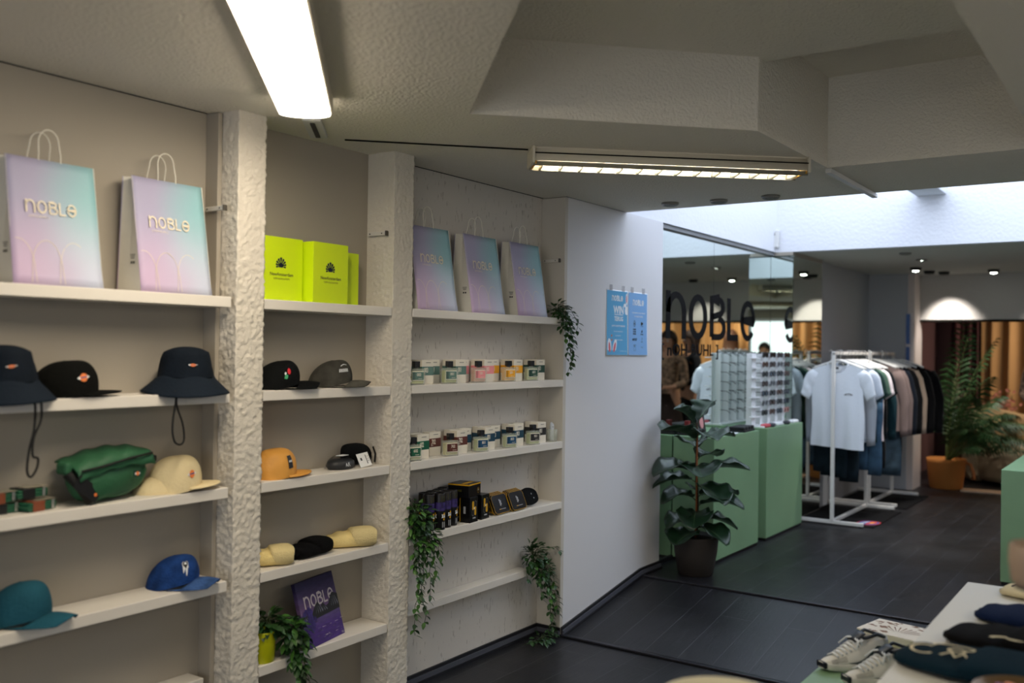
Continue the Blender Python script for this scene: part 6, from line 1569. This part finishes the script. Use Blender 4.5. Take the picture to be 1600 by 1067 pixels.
    for s_ in (-1, 1): mb.tube([tp] + [tp + Vector((.008 + .012 * math.sin(q / 8 * PI * 2), s_ * .032 * math.sin(q / 8 * PI), .006 * math.sin(q / 8 * PI) - .012 * math.sin(q / 8 * PI))) for q in range(1, 9)], .003, m_wht, 6)
    for s_ in (-1, 1): mb.tube([tp, tp + Vector((.02, s_ * .03, -.006)), tp + Vector((.04, s_ * .046, -.030))], .003, m_wht, 6)
    mb.build('laces', r)
    return r
sneaker((-.905, 3.425, .5005), -124, 'white sneaker with navy collar and dark wave, the rear one of the pair')
sneaker((-.790, 3.325, .5005), -128, 'white sneaker with navy collar and dark wave, the front one of the pair')

# ================================================================= THINGS CLOSE TO THE VIEWER
m_cer = mat('cream glazed ceramic', '#cfc8ae', .3)
r = empty('round_side_table', (-.74, 1.83, 0), 0, 'round wooden side table standing below the frame', 'table')
mb = MB(); mb.lathe([(0, .80), (.16, .80), (.165, .805), (.165, .825), (.16, .83), (0, .83)], m_wood, 36); mb.build('table_top', r)
mb = MB(); mb.lathe([(0, 0), (.13, 0), (.13, .012), (.02, .03), (.018, .80), (0, .80)], m_black, 24); mb.build('pedestal', r)
r = empty('ceramic_bowl', (-.74, 1.83, .8305), 0, 'cream round bowl whose rim just shows at the lower edge of the photo', 'bowl')
mb = MB(); mb.lathe([(0, 0), (.05, 0), (.09, .02), (.122, .058), (.126, .068), (.121, .068), (.085, .028), (.045, .008), (0, .008)], m_cer, 44, cap=False); mb.build('bowl', r)
r = empty('plant_stand', (-.015, 1.72, ZT), 0, 'slim black stand on the white table just outside the frame', 'stand')
mb = MB(); mb.lathe([(0, 0), (.05, 0), (.05, .006), (.008, .012), (.007, .347), (.045, .352), (.045, .356), (0, .356)], m_black, 24); mb.build('stand', r)
r.location = (-.215, 2.19, ZT)
r = empty('clay_cup', (-.215, 2.19, ZT + .3565), 0, 'blurred taupe clay cup at the right edge, in front of the lone green cabinet', 'cup')
mb = MB(); mb.lathe([(0, 0), (.044, 0), (.052, .010), (.057, .050), (.056, .082), (.052, .086), (.050, .080), (.051, .05), (.046, .014), (0, .010)], mat('taupe clay', '#a58f7c', .6, bump=(40, .2)), 36, cap=False); mb.build('cup', r)

# ================================================================= PEOPLE (seen in the mirrors)
def skinned(name, chains, m, parent, sub=1):
    """chains: list of [(x,y,z,r),...]; first chain is the trunk, others start at an existing point"""
    vs = []; es = []; rad = []; idx = {}
    for ch in chains:
        prev = None
        for (x, y, z, rr) in ch:
            k = (round(x, 4), round(y, 4), round(z, 4))
            if k not in idx: idx[k] = len(vs); vs.append((x, y, z)); rad.append(rr)
            if prev is not None and prev != idx[k]: es.append((prev, idx[k]))
            prev = idx[k]
    me = bpy.data.meshes.new(name); me.from_pydata(vs, es, []); me.materials.append(m)
    o = bpy.data.objects.new(name, me); COL.objects.link(o); o.parent = parent
    md = o.modifiers.new('skin', 'SKIN'); md.use_smooth_shade = True
    lay = me.skin_vertices[0].data if me.skin_vertices else None
    if lay is None:
        bm = bmesh.new(); bm.from_mesh(me); bm.verts.layers.skin.verify(); bm.to_mesh(me); bm.free(); lay = me.skin_vertices[0].data
    for i, rr in enumerate(rad):
        lay[i].radius = rr if isinstance(rr, tuple) else (rr, rr); lay[i].use_root = (i == 0)
    s_ = o.modifiers.new('smooth', 'SUBSURF'); s_.levels = sub; s_.render_levels = sub
    return o
m_skin = mat('skin', '#c08a6c', .55)
def person(loc, rz, label, top, bottom, hair, hair_long=False, skirt=False, s=1., headturn=0., holding=False):
    r = empty('person', loc, rz, label, 'person'); r.scale = (s, s, s)
    P = (0, 0, .94, .125)
    hands = []
    for q in (-1, 1):
        # forearms bent forward, hands in front of the belly
        hands.append([(q * .19, 0, 1.40, .050), (q * .235, -.02, 1.13, .042), (q * .16, -.22, 1.08, .030), (q * .13, -.27, 1.08, .026)])
    ch = [[P, (0, 0, 1.12, .115), (0, 0, 1.30, .13), (0, 0, 1.42, .085), (0, -.005, 1.50, .055), (0, -.01, 1.56, .075), (0, -.015, 1.63, .088), (0, -.01, 1.69, .070)]]
    ch += [[(0, 0, 1.42, .085)] + h for h in hands]
    for q in (-1, 1): ch.append([P, (q * .09, 0, .86, .095), (q * .10, -.01, .50, .062), (q * .10, .01, .10, .040), (q * .105, -.10, .035, .036)])
    for q, h in zip((-1, 1), hands):
        wx, wy, wz, _ = h[-1]; plm = (wx - q * .012, wy - .045, wz, .024)
        ch.append([h[-1], plm])
        for k in range(4):
            dx = -q * .016 + (k - 1.5) * .011; L = (.030, .036, .033, .025)[k]
            ch.append([plm, (plm[0] + dx, plm[1] - .026, plm[2] + .006 - .003 * k, .0085), (plm[0] + dx - q * .006, plm[1] - .026 - L * .6, plm[2] - .004, .0080), (plm[0] + dx - q * .012, plm[1] - .026 - L * .75, plm[2] - .024, .0070)])
        ch.append([h[-1], (wx - q * .032, wy - .022, wz + .014, .009), (wx - q * .044, wy - .052, wz + .012, .0078)])
    skinned('body', ch, m_skin, r, 2)
    tp = [[(0, 0, .92, .135), (0, 0, 1.12, .128), (0, 0, 1.30, .145), (0, 0, 1.425, .090)]] + [[(0, 0, 1.425, .090), (q * .19, 0, 1.40, .062), (q * .235, -.02, 1.13, .053), (q * .172, -.19, 1.085, .040)] for q in (-1, 1)]
    skinned('top', tp, top, r, 2)
    if skirt:
        mb = MB(); mb.surf(lambda u, v: ((.135 + .14 * v + .012 * math.sin(u * 2 * PI * 9) * v) * math.cos(-2 * PI * u), (.12 + .13 * v + .012 * math.sin(u * 2 * PI * 9) * v) * math.sin(-2 * PI * u), 1.0 - .84 * v), 54, 8, bottom, closeu=True, thick=.004); mb.build('skirt', r)
    else:
        skinned('trousers', [[(0, 0, .95, .135), (0, 0, .90, .13)]] + [[(0, 0, .90, .13), (q * .095, 0, .82, .10), (q * .10, -.01, .50, .075), (q * .10, .01, .09, .062)] for q in (-1, 1)], bottom, r, 2)
    for q in (-1, 1):
        mb = MB(); mb.loft([[(q * .105 + .040 * w_ * math.cos(a), y, max(.002, .035 * h_ + .035 * h_ * math.sin(a))) for a in [2 * PI * i / 14 for i in range(14)]] for y, w_, h_ in ((.07, .6, .9), (.05, .95, 1.2), (-.02, 1., 1.1), (-.12, 1.05, .75), (-.17, .6, .5))], m_black); mb.build('shoe', r)
    mb = MB()
    def hr(u, v):
        a = 2 * PI * u; back = .5 + .5 * math.sin(a)
        if not hair_long or v < .7: vv = v / .7 if hair_long else v; th = vv * (.38 + .30 * back) * PI; R_ = .112; return (R_ * math.sin(th) * math.cos(a) * .92, R_ * math.sin(th) * math.sin(a) * 1.05 + .008, 1.640 + R_ * 1.12 * math.cos(th))
        th = (.38 + .30 * back) * PI; w_ = (v - .7) / .3; bx = .112 * math.sin(th) * math.cos(a) * .92; by = .112 * math.sin(th) * math.sin(a) * 1.05 + .008; bz = 1.640 + .125 * math.cos(th)
        return (bx * (1 + .1 * w_), by + .02 * w_, bz - .24 * w_ * back ** .3 * (1 if math.sin(a) > -.35 else .05))
    mb.surf(hr, 36, 14, hair, closeu=True, thick=.006); mb.build('hair', r)
    mb = MB()
    for q in (-1, 1):
        mb.lathe([(0, -.010), (.008, -.006), (.010, 0), (.008, .006), (0, .010)], m_wht, 10, M=T(q * .032, -.092, 1.632)); mb.lathe([(0, -.004), (.005, 0), (0, .004)], m_black, 8, M=T(q * .032, -.102, 1.632))
    mb.build('eyes', r)
    mb = MB(); mb.loft([[(.006 * w_ * math.cos(a), -.095 - .012 * d_ + .006 * math.sin(a) * w_, z) for a in [2 * PI * i / 10 for i in range(10)]] for z, w_, d_ in ((1.635, .7, 0), (1.615, 1., .5), (1.597, 1.9, 1), (1.590, 1.2, .6))], m_skin); mb.build('nose', r)
    mb = MB(); mb.box((0, -.094, 1.568), (.042, .012, .009), mat('lips', '#9a4c46', .5), .004); mb.build('mouth', r)
    mb = MB()
    for q in (-1, 1): mb.lathe([(0, -.010), (.018, -.006), (.020, 0), (.012, .008), (0, .010)], m_skin, 12, M=T(q * .088, -.005, 1.615) @ RY(90) @ Matrix.Diagonal((1.5, 1, .6, 1)))
    mb.build('ears', r)
    if holding:
        mb = MB(); mb.box((0, -.36, 1.075), (.20, .05, .12), m_bkj, .02)
        o = mb.build('folded_garment'); o.matrix_world = Matrix.Translation(loc) @ RZ(rz) @ Matrix.Diagonal((s, s, s, 1)); tag(o, 'dark folded garment in the hands of the person in the patterned top', 'clothing')
    return r
m_hb = mat('brown hair', '#3a241a', .6, bump=(120, .5)); m_hd = mat('dark hair', '#16110f', .6, bump=(120, .5))
m_flo = mat('patterned blouse', '#8a6a52', .8, var=(26, .75)); m_sk = mat('brown skirt', '#2e231f', .85)
person((-.90, 10.0, UP), 0, 'person in patterned blouse and brown skirt holding dark clothing, seen in the left mirror', m_flo, m_sk, m_hb, True, True, .95, holding=True)
person((-.86, 10.70, UP), 40, 'person in a dark top with brown hair, seen in the mirror behind the eyewear stand', fab('charcoal knit', '#1c1c20'), m_bkj, m_hb, True, False, .96)
person((-.56, 12.74, UP), 170, 'person with dark brown hair, back of the head seen in the mirror', fab('black knit', '#131316'), m_bkj, m_hb, True, False, .99)
person((.30, -.55, 0), 180, 'dark haired person behind the viewer, seen small in the column mirror', fab('grey coat', '#2a2c30'), m_bkj, m_hd, False, False, 1.0)
